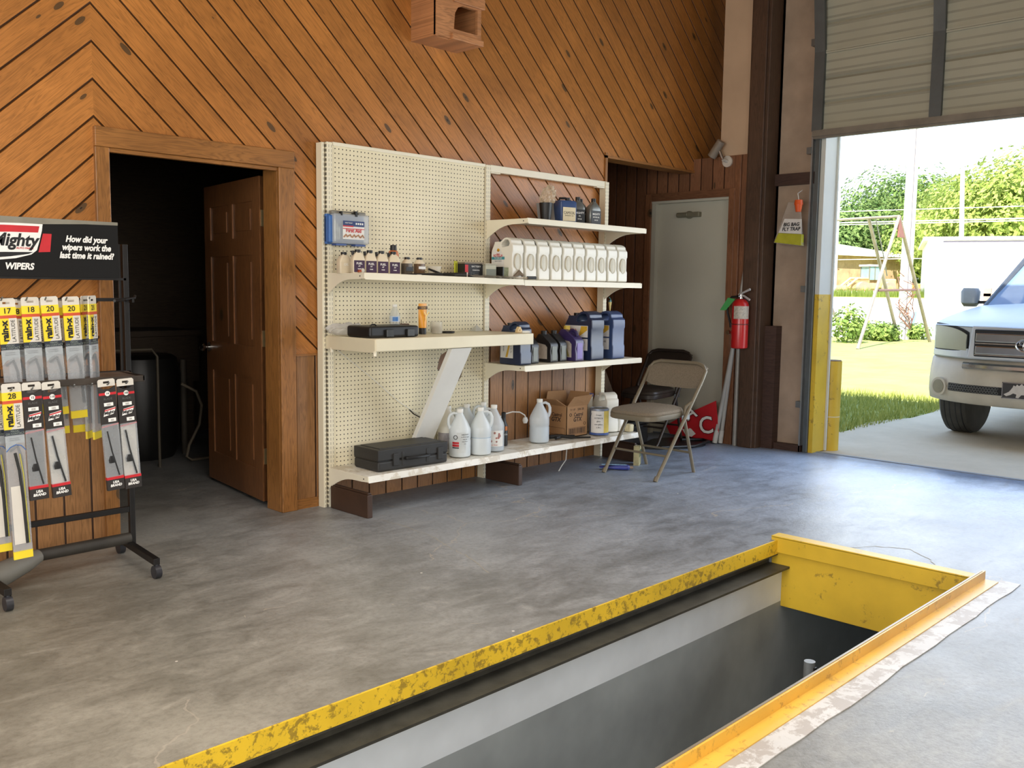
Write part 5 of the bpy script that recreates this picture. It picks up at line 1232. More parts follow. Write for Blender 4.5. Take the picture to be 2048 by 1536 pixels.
t = thing('black_toolbox', 'low black box on the alcove floor behind the taupe chair', 'box', (2.98, .22, 0))
b = MB(); b.box(-.2, .2, -.14, .14, 0, .17); b.build('box_body', m_black, t, bevel=.02)
b = MB(); b.box(-.205, .205, -.145, .145, .17, .20); b.build('lid', m_black, t, bevel=.008)

# security camera
t = thing('security_camera', 'small grey bullet security camera angled on wall boards', 'camera', (3.69, -.25, 2.31))
b = MB(); b.cyl((0, -.01, -.02), (-.015, -.01, -.02), .045, n=24); b.cyl((-.015, -.01, -.02), (-.06, -.0, -.01), .014); b.build('mount', M((214, 208, 196), .3, .2, name='mount_cream'), t, smooth=True)
p0 = Vector((-.07, .10, .02)); p1 = Vector((-.07, .015, .135))
b = MB(); b.cyl(p0, p1, .036, .034, 20); b.build('camera_body', M((134, 122, 106), .45, 0, .1, name='camera_taupe'), t, smooth=True)
b = MB(); b.cyl(p0 + (p0 - p1).normalized() * .001, p0 + (p0 - p1).normalized() * .004, .028, n=20); b.build('lens', m_black, t)
b = MB(); b.cyl((-.06, .0, -.01), (-.065, .03, .06), .012, n=12); b.build('swivel', m_chrome, t)

# fly trap bag
t = thing('fly_trap_bag', 'clear fly trap bag of yellow liquid with orange cap', 'bag', (3.70, -.86, 1.60))
m_fb = clearplastic('trap_bag_film', (196, 186, 174), .35, .2)
b = MB(); b.hexa([(-.02, -.075, .0), (.02, -.075, .0), (.02, .165, .03), (-.02, .165, .03), (-.004, -.04, .33), (.004, -.04, .33), (.004, .06, .34), (-.004, .06, .34)]); b.build('bag_pouch', m_fb, t, bevel=.004)
b = MB(); b.hexa([(-.023, -.072, .004), (.018, -.072, .004), (.018, .158, .034), (-.023, .158, .034), (-.018, -.072, .09), (.014, -.072, .09), (.014, .125, .105), (-.018, .125, .105)]); b.build('yellow_liquid', M((190, 190, 50), .25, alpha=.9, name='trap_liquid'), t, bevel=.003)
b = MB(); b.hexa([(-.0215, -.07, .092), (-.019, -.07, .092), (-.019, .122, .107), (-.0215, .122, .107), (-.014, -.062, .205), (-.012, -.062, .205), (-.012, .08, .212), (-.014, .08, .212)]); b.build('label_sticker', m_label, t)
text('BIG BAG\nFLY TRAP', .037, m_inkk, t, (-.0225, .018, .148), 'l', shear=.15, bold=.001, sx=.95, rot=0)
b = MB(); b.cyl((-.01, -.03, .26), (-.01, -.03, .315), .02, .03, 14); b.cyl((-.01, -.03, .315), (-.01, -.03, .35), .034, .028, 14); b.build('orange_cap', M((232, 96, 40), .4, name='orange_cap'), t, smooth=True)
b = MB(); b.tube([(-.01, -.03, .35), (-.01, -.02, .40), (.06, -.02, .43)], .003, 6); b.build('hang_tie', m_white, t)

# ================================================================== OUTSIDE
def onray(px, d):   # world point at horizontal distance d under photo column px near the horizon
    a = yaw - math.atan((px - 1024) / 1867.67) ; return (-3.008 + d * math.cos(a), -4.376 + d * math.sin(a))
def groundz(x, y):
    d = math.hypot(x + 3, y + 4.4)
    if d < 28: return -.015
    if d < 46: 
        k = (d - 28) / 18; return -.015 + 1.1 * k * k * (3 - 2 * k)
    return 1.085 + (d - 46) * .002
b = MB(); xs = [3.9 + 1.0 * i for i in range(8)] + [12 + 2 * i for i in range(24)] + [62 + 12 * i for i in range(14)]
ys = [-40 + 4 * i for i in range(9)] + [-4 + 1.5 * i for i in range(30)] + [42 + 8 * i for i in range(16)]
vs = [(x, y, groundz(x, y)) for x in xs for y in ys]; ny = len(ys)
b._add(vs, [(i * ny + j, (i + 1) * ny + j, (i + 1) * ny + j + 1, i * ny + j + 1) for i in range(len(xs) - 1) for j in range(ny - 1)])
t = NT('lawn_and_gravel'); P = t.tc.outputs['Object']; X, Y, Z = t.sep(P)
dx = t.math('ADD', X, 3.0); dy = t.math('ADD', Y, 4.4)
d = t.math('ADD', t.math('SQRT', t.math('ADD', t.math('MULTIPLY', dx, dx), t.math('MULTIPLY', dy, dy))), t.math('MULTIPLY', t.noise(P, .6, 4), 2.0))
grs = t.mix(t.noise(P, 3, 6, .7), lin((112, 124, 60)), lin((170, 176, 96)))
dry = t.mix(t.noise(P, 1.2, 4), grs, lin((206, 196, 150)))  # overexposed sunlit lawn painted in as a paler grass tone
dd = t.math('MULTIPLY', t.math('SUBTRACT', d, 10.0), .4, clamp=True); grs2 = t.mix(t.math('MULTIPLY', dd, .35), grs, dry)
grav = t.mix(t.noise(P, 9, 4), lin((206, 200, 190)), lin((236, 232, 224)))
inb = t.math('MULTIPLY', t.math('GREATER_THAN', d, 29.5), t.math('LESS_THAN', d, 45.5))
t.bsdf(t.mix(inb, grs2, grav), .9, 0, .1, t.bump(t.noise(P, 30, 4), .6, .03))
struct(b.build('ground', t.m))
b = MB(); pts = [(3.87, -14), (14, -14), (14, -.80)]
for i in range(30): pts.append((14 - (14 - 3.87) * (i + 1) / 30 , -.66 + R0.uniform(-.05, .05) - .05 * math.sin(i)))
pts[-1] = (3.87, -.66); b.prism(pts, 'z', -.06, -.006)
t = NT('outside_concrete'); P = t.tc.outputs['Object']
t.bsdf(t.mix(t.noise(P, 2.5, 7, .7), lin((196, 182, 154)), lin((230, 216, 190))), .85, 0, .2, t.bump(t.noise(P, 40, 4), .3, .01))
struct(b.build('driveway', t.m))
# near grass blades
b = MB(); G = random.Random(3)
for i in range(13000):
    x = 4.6 + 3.9 * G.random() ** .85; y = -.70 + 4.2 * G.random() ** 1.1
    hgt = G.uniform(.03, .085); a = G.uniform(0, 2 * PI); w = .006; lx, ly = G.uniform(-.03, .03), G.uniform(-.03, .03)
    b._add([(x - w * math.cos(a), y - w * math.sin(a), -.015), (x + w * math.cos(a), y + w * math.sin(a), -.015), (x + lx, y + ly, hgt)], [(0, 1, 2)])
tag(b.build('grass', leaf_mat('grass_blades', (132, 144, 70), (188, 188, 108)), recalc=False), 'short green grass along the concrete driveway edge', 'grass', kind='stuff')

# bollard
t = thing('bollard', 'round yellow steel bollard standing just outside the door jamb', 'bollard', (4.10, -1.03, -.006))
b = MB(); b.cyl((0, 0, 0), (0, 0, .715), .072, n=32); b.build('post', m_yelc, t, smooth=True)
b = MB(); b.cyl((0, 0, .713), (0, 0, .722), .066, n=32); b.build('concrete_top', M((150, 130, 110), .9, 0, .2), t)
b = MB(); b.cyl((0, 0, .27), (0, 0, .274), .0726, n=32); b.build('paint_line', m_white, t)

# ---- pickup truck
tk = thing('pickup_truck', 'white pickup truck with chrome grille parked facing the open garage', 'truck', (7.6, -2.15, 0))
YC = -2.15; HW = .86
m_tw = M((206, 212, 216), .3, .1, .06, 3, .6, name='pearl_white_paint')
m_tlow = M((198, 190, 172), .4, 0, .12, 5, name='dusty_white_paint')
def xf_(u): return 5.17 + .34 * (abs(u) / HW) ** 3.2
def strip(name, sec, u0, u1, m, n=30, parent=tk, off=0, **kw):
    b = MB(); rings = []
    for i in range(n + 1):
        u = u0 + (u1 - u0) * i / n
        rings.append([(xf_(u) + px + off, YC + u, pz) for px, pz in sec])
    b.loft(rings); return b.build(name, m, parent, world=True, smooth=True, **kw)
strip('bumper', [(.04, .335), (-.02, .35), (-.05, .42), (-.055, .50), (-.04, .60), (-.025, .64), (.0, .70), (.03, .715), (.16, .715), (.16, .335)], -HW, HW, m_tlow, ang=60)
strip('bumper_chrome', [(-.045, .635), (-.06, .65), (-.058, .675), (-.03, .69), (.0, .69), (.0, .635)], -.50, .50, m_chrome)
strip('front_panel', [(.02, .715), (.01, .74), (.0, .98), (.03, 1.0), (.16, 1.0), (.16, .715)], -HW + .01, HW - .01, m_tw)
strip('air_intake', [(-.058, .44), (-.06, .46), (-.056, .505), (-.04, .51), (-.03, .44)], -.62, .62, M((36, 36, 36), .6, .2, .5, 120, name='honeycomb_mesh'))
# honeycomb cells
b = MB()
for r_ in range(3):
    for c in range(18):
        u = .20 + c * .024 + (r_ % 2) * .012; z = .455 + r_ * .019
        b.tube([(xf_(u) - .063, YC + u + .011 * math.cos(a), z + .009 * math.sin(a)) for a in [k * PI / 3 for k in range(6)]], .0016, 4, closed=True)
b.build('honeycomb_grille', M((140, 140, 134), .4, .5), tk, world=True)
# grille
b = MB(); rect = [(-.44, .735), (.44, .735), (.42, .985), (-.42, .985)]
b.hexa([(5.13, YC - .455, .725), (5.20, YC - .455, .725), (5.20, YC + .455, .725), (5.13, YC + .455, .725), (5.15, YC - .43, .995), (5.20, YC - .43, .995), (5.20, YC + .43, .995), (5.15, YC + .43, .995)])
gr = b.build('grille_surround', m_tw, tk, world=True, bevel=.012)
TO = -Vector(tk.location)
def sh2(o):
    for v in o.data.vertices: v.co += TO
    return o
b = MB(); b.box(5.120, 5.14, YC - .40, YC + .40, .745, .968); sh2(b.build('grille_opening', m_black, gr, bevel=.01))
for z0, z1 in ((.765, .835), (.865, .94)):
    b = MB(); b.hexa([(5.105, YC - .39, z0), (5.13, YC - .39, z0), (5.13, YC + .39, z0), (5.105, YC + .39, z0), (5.10, YC - .385, z1), (5.13, YC - .385, z1), (5.13, YC + .385, z1), (5.10, YC + .385, z1)]); sh2(b.build('grille_bar', m_chrome, gr, bevel=.01))
for z in (.757, .85):
    b = MB(); b.box(5.112, 5.13, YC - .39, YC + .39, z, z + .008); sh2(b.build('grille_slat', m_chrome, gr))
b = MB(); b.tube([(5.095, YC + .075 * math.cos(a), .852 + .05 * math.sin(a)) for a in [k * PI / 16 for k in range(32)]], .009, 8, closed=True)
b.tube([(5.093, YC + .05 * math.cos(a), .872 + .022 * math.sin(a)) for a in [k * PI / 12 for k in range(24)]], .006, 6, closed=True); b.tube([(5.092, YC + .022 * math.cos(a), .845 + .045 * math.sin(a)) for a in [k * PI / 12 for k in range(24)]], .006, 6, closed=True)
sh2(b.build('oval_emblem', m_chrome, gr, smooth=True))
# headlights and fog lamps, both sides
m_lens = M((178, 178, 156), .4, .0, .06, 5, .4, name='hazy_lens'); m_gap = M((30, 30, 30), .6, name='panel_gap')
for s_ in (1, -1):
    b = MB(); rings = []
    for i in range(13):
        u = .485 + (.815 - .485) * i / 12; k = i / 12
        z0 = .785; z1 = .965 - .05 * (1 - k) ** 4 + .02 * k; xx = xf_(u)
        rings.append([(xx - .022, YC + s_ * u, z0), (xx - .034, YC + s_ * u, (z0 + z1) / 2), (xx - .020, YC + s_ * u, z1), (xx + .04, YC + s_ * u, z1), (xx + .04, YC + s_ * u, z0)])
    b.loft(rings); b.build('headlight', m_lens, tk, world=True, smooth=True)
    b = MB(); rings = []
    for i in range(13):
        u = .47 + (.83 - .47) * i / 12; k = i / 12; xx = xf_(u); z1 = .985 - .05 * (1 - k) ** 4 + .02 * k
        rings.append([(xx - .002, YC + s_ * u, .77), (xx - .002, YC + s_ * u, z1), (xx + .03, YC + s_ * u, z1), (xx + .03, YC + s_ * u, .77)])
    b.loft(rings); b.build('headlight_recess', m_gap, tk, world=True)
    b = MB(); rings = []
    for i in range(13):
        u = .47 + (.84 - .47) * i / 12; xx = xf_(u); rings.append([(xx - .022, YC + s_ * u, .725), (xx - .022, YC + s_ * u, .775 + .03 * (1 - i / 12) ** 6), (xx + .03, YC + s_ * u, .78), (xx + .03, YC + s_ * u, .725)])
    b.loft(rings); b.build('headlight_trim', m_tw, tk, world=True, bevel=.003)
    u = .70; xx = xf_(u) - .055; nv = Vector((-.90, s_ * .43, 0)); c = Vector((xx, YC + s_ * u, .465))
    b = MB(); b.cyl(c + nv * .030, c - nv * .05, .078, n=26); fr_ = b.build('fog_lamp', m_tlow, tk, world=True, smooth=True)
    b = MB(); b.cyl(c + nv * .034, c, .058, n=26); q = b.build('fog_lens', M((140, 134, 112), .2, .1, name='fog_glass'), fr_, smooth=True); sh2(q)
# hood
b = MB(); n, mm = 18, 14; vs = []
for i in range(n + 1):
    k = i / n
    for j in range(mm + 1):
        u = -1 + 2 * j / mm; uu = u * (HW - .03)
        x = xf_(uu) * (1 - k) + 6.62 * k + (-.03 if k == 0 else 0)
        z = .998 + .20 * k ** .75 - .05 * abs(u) ** 3.5 * k + .02 * math.cos(u * PI * 1.5) * k - (.012 if k == 0 else 0)
        vs.append((x, YC + uu, z))
b._add(vs, [(i * (mm + 1) + j, i * (mm + 1) + j + 1, (i + 1) * (mm + 1) + j + 1, (i + 1) * (mm + 1) + j) for i in range(n) for j in range(mm)])
b.build('hood', m_tw, tk, world=True, smooth=True, ang=80)
# sides with wheel arches
def arch(cx, r): return [(cx + r * math.cos(a), .37 + r * math.sin(a)) for a in [i * PI / 12 for i in range(13)]]
for s_ in (1, -1):
    y0, y1 = YC + s_ * (HW - .06), YC + s_ * HW
    o = [(5.55, .40), (5.56, .92), (5.72, 1.02), (6.62, 1.08), (8.6, 1.08), (8.62, 1.12), (10.3, 1.12), (10.35, .5), (10.0, .45)] + arch(9.35, .44)[0:] + [(8.9, .36), (6.5, .36)] + arch(6.02, .44)
    o = [(10.35, .5), (10.3, 1.12), (8.62, 1.12), (8.6, 1.08), (6.62, 1.08), (5.72, 1.02), (5.56, .92), (5.52, .45)] + arch(6.02, .43)[::-1] + [(6.5, .36), (8.88, .36)] + arch(9.35, .43)[::-1] + [(9.85, .42)]
    b = MB(); b.prism(o, 'y', y0, y1); b.build('side_panel', m_tw, tk, world=True, bevel=.01)
    # cab pillars and windows
    yb, yt = YC + s_ * (HW - .05), YC + s_ * (HW - .20)
    def pil(p, q, w=.035, nm='pillar', m=m_tw):
        b = MB(); b.tube([p, q], w, 8); b.build(nm, m, tk, world=True, smooth=True)
    pil((6.60, yb, 1.10), (7.45, yt, 1.66), nm='windshield_pillar', m=M((70, 74, 80), .4, .2, name='pillar_dark'))
    pil((7.75, yb, 1.08), (7.85, yt, 1.68)); pil((8.55, yb, 1.08), (8.45, yt, 1.66))
    b = MB(); b.hexa([(6.75, yb - .004, 1.09), (8.5, yb - .004, 1.09), (8.5, yb + .004, 1.09), (6.75, yb + .004, 1.09), (7.42, yt - .004, 1.64), (8.42, yt - .004, 1.64), (8.42, yt + .004, 1.64), (7.42, yt + .004, 1.64)])
    b.build('side_window', M((60, 72, 84), .08, 0, .1, 4, .8, .75, name='tinted_glass'), tk, world=True)
    # mirror
    b = MB(); b.secs([(1.155, .10, .12), (1.17, .13, .16), (1.28, .13, .17), (1.315, .10, .13)], 20, 4, c=(6.92, YC + s_ * (HW + .18)))
    mr = b.build('mirror', M((150, 156, 160), .3, 0, .06, name='mirror_shell'), tk, world=True, smooth=True)
    b = MB(); b.secs([(1.13, .09, .11), (1.165, .125, .155)], 20, 4, c=(6.925, YC + s_ * (HW + .18))); sh2(b.build('mirror_base', M((110, 108, 92), .5), mr, smooth=True))
    b = MB(); b.box(6.90, 6.95, min(YC + s_ * (HW - .06), YC + s_ * (HW + .12)), max(YC + s_ * (HW - .06), YC + s_ * (HW + .12)), 1.16, 1.19); sh2(b.build('mirror_arm', m_gap, mr, bevel=.005))
    for cx in (6.02, 9.35):
        yy = YC + s_ * (HW - .135)
        prof = [(.20, -.12), (.33, -.125), (.360, -.105), (.370, -.06), (.371, 0), (.370, .06), (.360, .105), (.33, .125), (.20, .12)]
        b = MB(); rings = [[(cx + r * math.cos(a), yy + yo, .362 + r * math.sin(a)) for a in [k * PI / 20 for k in range(40)]] for r, yo in prof]
        b.loft(rings); w_ = b.build('tire', M((66, 64, 58), .8, 0, .2, 14, name='tire_rubber'), tk, world=True, smooth=True)
        for yo in (-.07, -.025, .025, .07):
            b = MB(); rings = [[(cx + r * math.cos(a), yy + yo + q_, .362 + r * math.sin(a)) for a in [k * PI / 20 for k in range(40)]] for r, q_ in ((.366, -.005), (.3718, -.004), (.3718, .004), (.366, .005))]
            b.loft(rings, cap=False); sh2(b.build('tread_groove', m_gap, w_))
        b = MB(); b.cyl((cx, yy - .10, .362), (cx, yy + .10, .362), .20, n=30); sh2(b.build('wheel_rim', M((150, 150, 146), .3, .7), w_, smooth=True))
b = MB(); b._add([(6.62, YC - .78, 1.15), (6.62, YC + .78, 1.15), (7.44, YC + .64, 1.66), (7.44, YC - .64, 1.66)], [(0, 1, 2, 3)]); b.build('windshield', M((120, 144, 176), .08, 0, .1, 2, .8, .7, name='windshield_glass'), tk, world=True)
b = MB(); b.hexa([(7.40, YC - .66, 1.64), (8.5, YC - .66, 1.64), (8.5, YC + .66, 1.64), (7.40, YC + .66, 1.64), (7.5, YC - .58, 1.71), (8.42, YC - .58, 1.71), (8.42, YC + .58, 1.71), (7.5, YC + .58, 1.71)]); b.build('roof', m_tw, tk, world=True, bevel=.02)
b = MB(); b.box(6.55, 6.75, YC - .78, YC + .78, 1.05, 1.14); b.build('cowl', m_gap, tk, world=True)
for u in (.45, -.25):
    b = MB(); b.tube([(6.62, YC + u, 1.17), (6.68, YC + u - .3, 1.20), (6.70, YC + u - .55, 1.22)], .008, 6); b.build('wiper', m_black, tk, world=True)
b = MB(); b.tube([(6.95, YC + .40 + .15 * math.cos(a), 1.18 + .15 * math.sin(a) ) for a in [k * PI / 12 for k in range(24)]], .014, 8, closed=True); b.build('steering_wheel', M((200, 190, 160), .6), tk, world=True, smooth=True)
b = MB(); b.box(6.8, 8.5, YC - .75, YC + .75, .5, 1.0); b.box(6.9, 7.1, YC - .75, YC + .75, 1.0, 1.1); b.build('cabin_interior', M((120, 112, 96), .8), tk, world=True)
b = MB(); b.box(5.7, 10.2, YC - .65, YC + .65, .30, .55); b.build('chassis', M((52, 50, 46), .7), tk, world=True)
b = MB(); b.box(8.65, 10.3, YC - HW + .06, YC + HW - .06, .5, .56); b.box(10.28, 10.34, YC - HW, YC + HW, .5, 1.12); b.build('cargo_bed', m_tw, tk, world=True)
# licence plate with hog emblem
b = MB(); b.box(5.085, 5.092, YC - .155, YC + .155, .425, .555); pl = b.build('front_plate', M((60, 58, 56), .4, .2, name='plate_black'), tk, world=True)
b = MB(); 
for a_ in ((YC - .155, YC + .155, .425, .431), (YC - .155, YC + .155, .549, .555), (YC - .155, YC - .149, .425, .555), (YC + .149, YC + .155, .425, .555)): b.box(5.083, 5.086, *a_)
sh2(b.build('plate_frame', m_chrome, pl))
hog = [(.14, .03), (.115, .042), (.10, .05), (.085, .068), (.075, .082), (.07, .095), (.055, .088), (.045, .102), (.03, .092), (.01, .108), (.0, .096), (-.03, .104), (-.05, .094), (-.08, .096), (-.105, .08), (-.12, .06), (-.11, .02), (-.09, .018), (-.085, .04), (-.06, .034), (-.055, .012), (-.035, .012), (-.03, .034), (.01, .032), (.03, .010), (.05, .012), (.045, .034), (.07, .04), (.09, .028), (.12, .018)]
b = MB(); b.prism([(YC + u, .422 + z * 1.18) for u, z in hog], 'x', 5.0835, 5.0848); sh2(b.build('hog_emblem', M((206, 200, 190), .4, .2), pl))

# ---- swing frame
t = thing('swing_frame', 'rusty grey pipe A-frame swing set standing on the sunny lawn', 'swing set', (20.1, 5.6, -.015))
m_sw = M((150, 140, 128), .5, .3, .3, 3, name='weathered_pipe')
b = MB(); b.tube([(20.0, 4.93, 3.12), (20.1, 5.8, 3.12), (20.3, 7.9, 3.10)], .035, 8); b.build('top_bar', m_sw, t, world=True)
for p, q, r in (((20.0, 4.95, 3.12), (17.66, 4.78, -.02), .04), ((20.0, 4.95, 3.12), (22.49, 4.96, -.02), .045), ((20.3, 7.85, 3.1), (17.9, 8.0, -.02), .04), ((20.3, 7.85, 3.1), (23.97, 8.03, -.02), .045), ((20.1, 5.75, 3.12), (22.4, 5.75, -.02), .045)):
    b = MB(); b.cyl(p, q, r, n=8); b.build('leg', m_sw, t, world=True, smooth=True)
b = MB(); b.cyl((18.8, 4.87, 1.32), (21.6, 4.97, 1.36), .03, n=8); b.build('cross_bar', M((120, 84, 76), .5, .2, name='rusty_pipe'), t, world=True)
b = MB(); b.hexa([(19.98, 4.92, 2.62), (20.35, 4.92, 2.62), (20.35, 4.96, 2.62), (19.98, 4.96, 2.62), (19.95, 4.92, 3.12), (20.05, 4.92, 3.12), (20.05, 4.96, 3.12), (19.95, 4.96, 3.12)]); b.build('gusset_plate', M((140, 90, 80), .6), t, world=True)
b = MB(); b.tube([(20.05, 5.55, 3.1), (20.4, 5.5, 2.4), (20.8, 5.5, 1.7)], .015, 6); b.build('loose_chain', m_steel, t, world=True)

def pole(label, x, y, H, r0, r1, m, lean=(0, 0)):
    t = thing('utility_pole', label, 'pole', (x, y, groundz(x, y)))
    b = MB(); b.cyl((0, 0, 0), (lean[0], lean[1], H), r0, r1, 16); b.build('pole_shaft', m, t, smooth=True)
    return t
m_pole = M((226, 220, 208), .7, 0, .06, 3, name='bleached_wood')
pa = pole('thick bleached utility pole beside the swing frame', 23.2, 5.96, 11, .165, .13, m_pole)
b = MB(); b.tube([(-.16, -.12, 0), (-.14, -.11, 5), (-.10, -.10, 10.8)], .012, 6); b.build('ground_wire', M((110, 104, 110), .5), pa)
b = MB(); b.box(-.20, -.10, -.16, -.06, 5.8, 5.95); b.build('insulator_clip', m_steel, pa)
for a in range(26):
    pass
t = thing('vine_growth', 'dry brown vine climbing the lower part of utility pole', 'vine', (23.05, 5.84, 0))
b = MB(); G = random.Random(11)
for k in range(16):
    z0 = G.uniform(.2, 1.2); b.tube([(G.uniform(-.1, .1), G.uniform(-.15, .1), z0), (G.uniform(-.25, .2), G.uniform(-.25, .2), z0 + .3), (G.uniform(-.3, .3), G.uniform(-.3, .3), z0 + G.uniform(.4, .8))], .012, 5)
b.build('vine_stem', M((120, 84, 66), .8), t)
pole('slim white pole standing left in front of the tan shed', 40.6, 16.3, 6.8, .14, .11, m_pole)
pole('leaning white pole behind the white metal building', 53.0, 14.6, 9.0, .15, .10, m_pole, (-.2, .3))

# power lines
for i, (z, y0, y1, r) in enumerate(((5.3, 60, -14, .018), (4.75, 60, -14, .03), (4.65, 60, -14, .02), (2.9, 50, 12, .02))):
    t = thing('power_line', ('topmost thin wire crossing in front of the trees', 'upper of the two paired wires crossing the trees', 'lower of the two paired wires crossing the trees', 'low wire above the tan shed roof')[i], 'wire', (41, 14, z))
    b = MB(); b.tube([(41 + (y0 - 14) * -.3, y0, z + .2), (41, 20, z - .05), (41 + (y1 - 14) * -.3, y1, z)], r, 5); b.build('wire_strand', m_pole, t, world=True)

# tan shed
pr = Vector((*onray(1793, 80), 0)); plft = Vector((*onray(1440, 66), 0)); dv = plft - pr
ts = thing('tan_shed', 'tan metal shed with low white roof behind the loader', 'building', (pr.x, pr.y, 1.1)); ts.rotation_euler = (0, 0, math.atan2(dv.y, dv.x))
m_tan2 = wood_boards('tan_ribbed_siding', 'vx', (196, 166, 132), .7, 1.3, gr=.35, dark=(150, 120, 96))
b = MB(); b.box(0, 34, -12, 0, 0, 3.1); b.build('wall_body', m_tan2, ts)
b = MB(); b.hexa([(-.7, .5, 2.95), (35, .5, 2.95), (35, -12.5, 2.95), (-.7, -12.5, 2.95), (-.5, .3, 3.15), (35, .3, 3.15), (35, -6, 5.2), (2.5, -6, 4.4)]); b.build('roof', m_white, ts)
# white metal building
wbd = thing('white_metal_building', 'long white metal building filling the right background', 'building', (39.2, 11.4, .75)); wbd.rotation_euler = (0, 0, math.radians(-68))
m_wm = M((236, 234, 228), .6, 0, .03, 2, name='white_siding')
b = MB(); b.box(0, 26, 0, 10, 0, 2.85); b.build('wall_body', m_wm, wbd)
b = MB(); b.box(-.2, 26.2, -.25, 10.2, 2.85, 2.98); b.build('roof', m_white, wbd)
b = MB(); b.box(.6, 26, -.16, -.1, 2.72, 2.80); b.build('gutter_shadow_strip', M((120, 116, 124), .6), wbd)
b = MB(); b.box(4.5, 9.5, -.06, 0, 2.1, 2.18); b.build('door_rail', M((186, 150, 140), .6), wbd)
t = thing('trailer_wreck', 'low rusty implement in front of the white metal building', 'implement', (33, 7.15, .75))
b = MB(); b.box(-.2, .2, -1.6, -.4, .22, .42); b.hexa([(0, -1.5, .0), (.4, -1.5, .0), (.4, -.6, .2), (0, -.6, .2), (0, -1.8, .25), (.4, -1.8, .25), (.4, -.2, .3), (0, -.2, .3)]); b.build('implement_frame', M((130, 104, 84), .7, 0, .4, 3), t)
b = MB(); b.box(.05, .15, -.35, -.1, .05, .75); b.box(.05, .15, -.5, .1, .45, .55); b.build('hitch_post', M((150, 130, 116), .7), t)

# wheel loader
ld = thing('wheel_loader', 'yellow wheel loader with glass cab parked before the tan shed', 'loader', (*onray(1730, 58), 1.1)); ld.rotation_euler = (0, 0, math.radians(150)); ld.scale = (.66, .66, .66)
m_ly = M((214, 178, 126), .5, 0, .25, 2, name='faded_loader_yellow')
for x, y in ((-1.4, -.9), (-1.4, .9), (1.2, -.9), (1.2, .9)):
    b = MB(); b.cyl((x, y - .2, .62), (x, y + .2, .62), .62, n=24); w_ = b.build('wheel', M((150, 138, 124), .8), ld, smooth=True)
    b = MB(); b.cyl((x, y - .22, .62), (x, y + .22, .62), .3, n=20); b.build('hub', m_ly, w_)
b = MB(); b.box(-2.4, -.5, -.6, .6, .7, 1.5); b.build('engine_hood', m_ly, ld, bevel=.08)
b = MB(); b.box(-.6, 1.9, -.45, .45, .6, 1.15); b.build('front_frame', m_ly, ld, bevel=.05)
b = MB(); b.box(-.7, .4, -.6, .6, 1.4, 2.55); cb = b.build('cab', M((150, 186, 186), .1, 0, .15, 2, .8, .75, name='cab_glass'), ld)
for x in (-.7, -.15, .4):
    for y in (-.6, .6):
        b = MB(); b.box(x - .04, x + .04, y - .04, y + .04, 1.4, 2.6); b.build('cab_post', M((120, 116, 100), .5), cb)
b = MB(); b.box(-.85, .55, -.72, .72, 2.55, 2.72); b.build('cab_roof', m_white, ld, bevel=.04)
for y in (-.5, .5):
    b = MB(); b.tube([(.4, y, 1.5), (1.5, y, 1.5), (2.6, y, .7), (3.2, y, .4)], .12, 8); b.build('lift_arm', m_ly, ld)
b = MB(); b.prism([(3.0, .1), (4.1, .1), (4.15, .2), (3.3, .25), (3.1, .9), (2.95, .9)], 'y', -1.2, 1.2); b.build('bucket', M((206, 160, 120), .6, 0, .3), ld)
t = thing('flatbed_trailer', 'low flatbed trailer in the weeds before the tan shed', 'trailer', (*onray(1655, 52), 1.0)); t.rotation_euler = (0, 0, math.radians(112)); t.scale = (.6, .6, .6)
b = MB(); b.box(-4, 3.2, -.9, .9, .62, .74); b.build('deck', M((176, 110, 90), .6, 0, .3, 2), t)
b = MB()
for k in range(6): b.box(-3.6 + k * 1.05, -2.7 + k * 1.05, .92, .96, .2, .6)
b.build('side_panels', m_white, t)
b = MB(); b.box(-4, 3.2, .8, .9, .1, .62); b.build('shaded_frame', m_blackm, t)
t = thing('rusty_machine', 'orange rusty machine behind the utility pole base', 'machine', (*onray(1822, 60), 1.1)); t.scale = (.5, .5, .5)
b = MB(); b.box(-.8, .8, -.9, .6, .5, 1.5); b.build('machine_body', M((206, 130, 70), .6, 0, .3, 2), t, bevel=.1)
for y in (-.5, .4):
    b = MB(); b.cyl((-.9, y - .2, .4), (-.9, y + .2, .4), .42, n=18); b.build('wheel', M((90, 84, 80), .8), t)

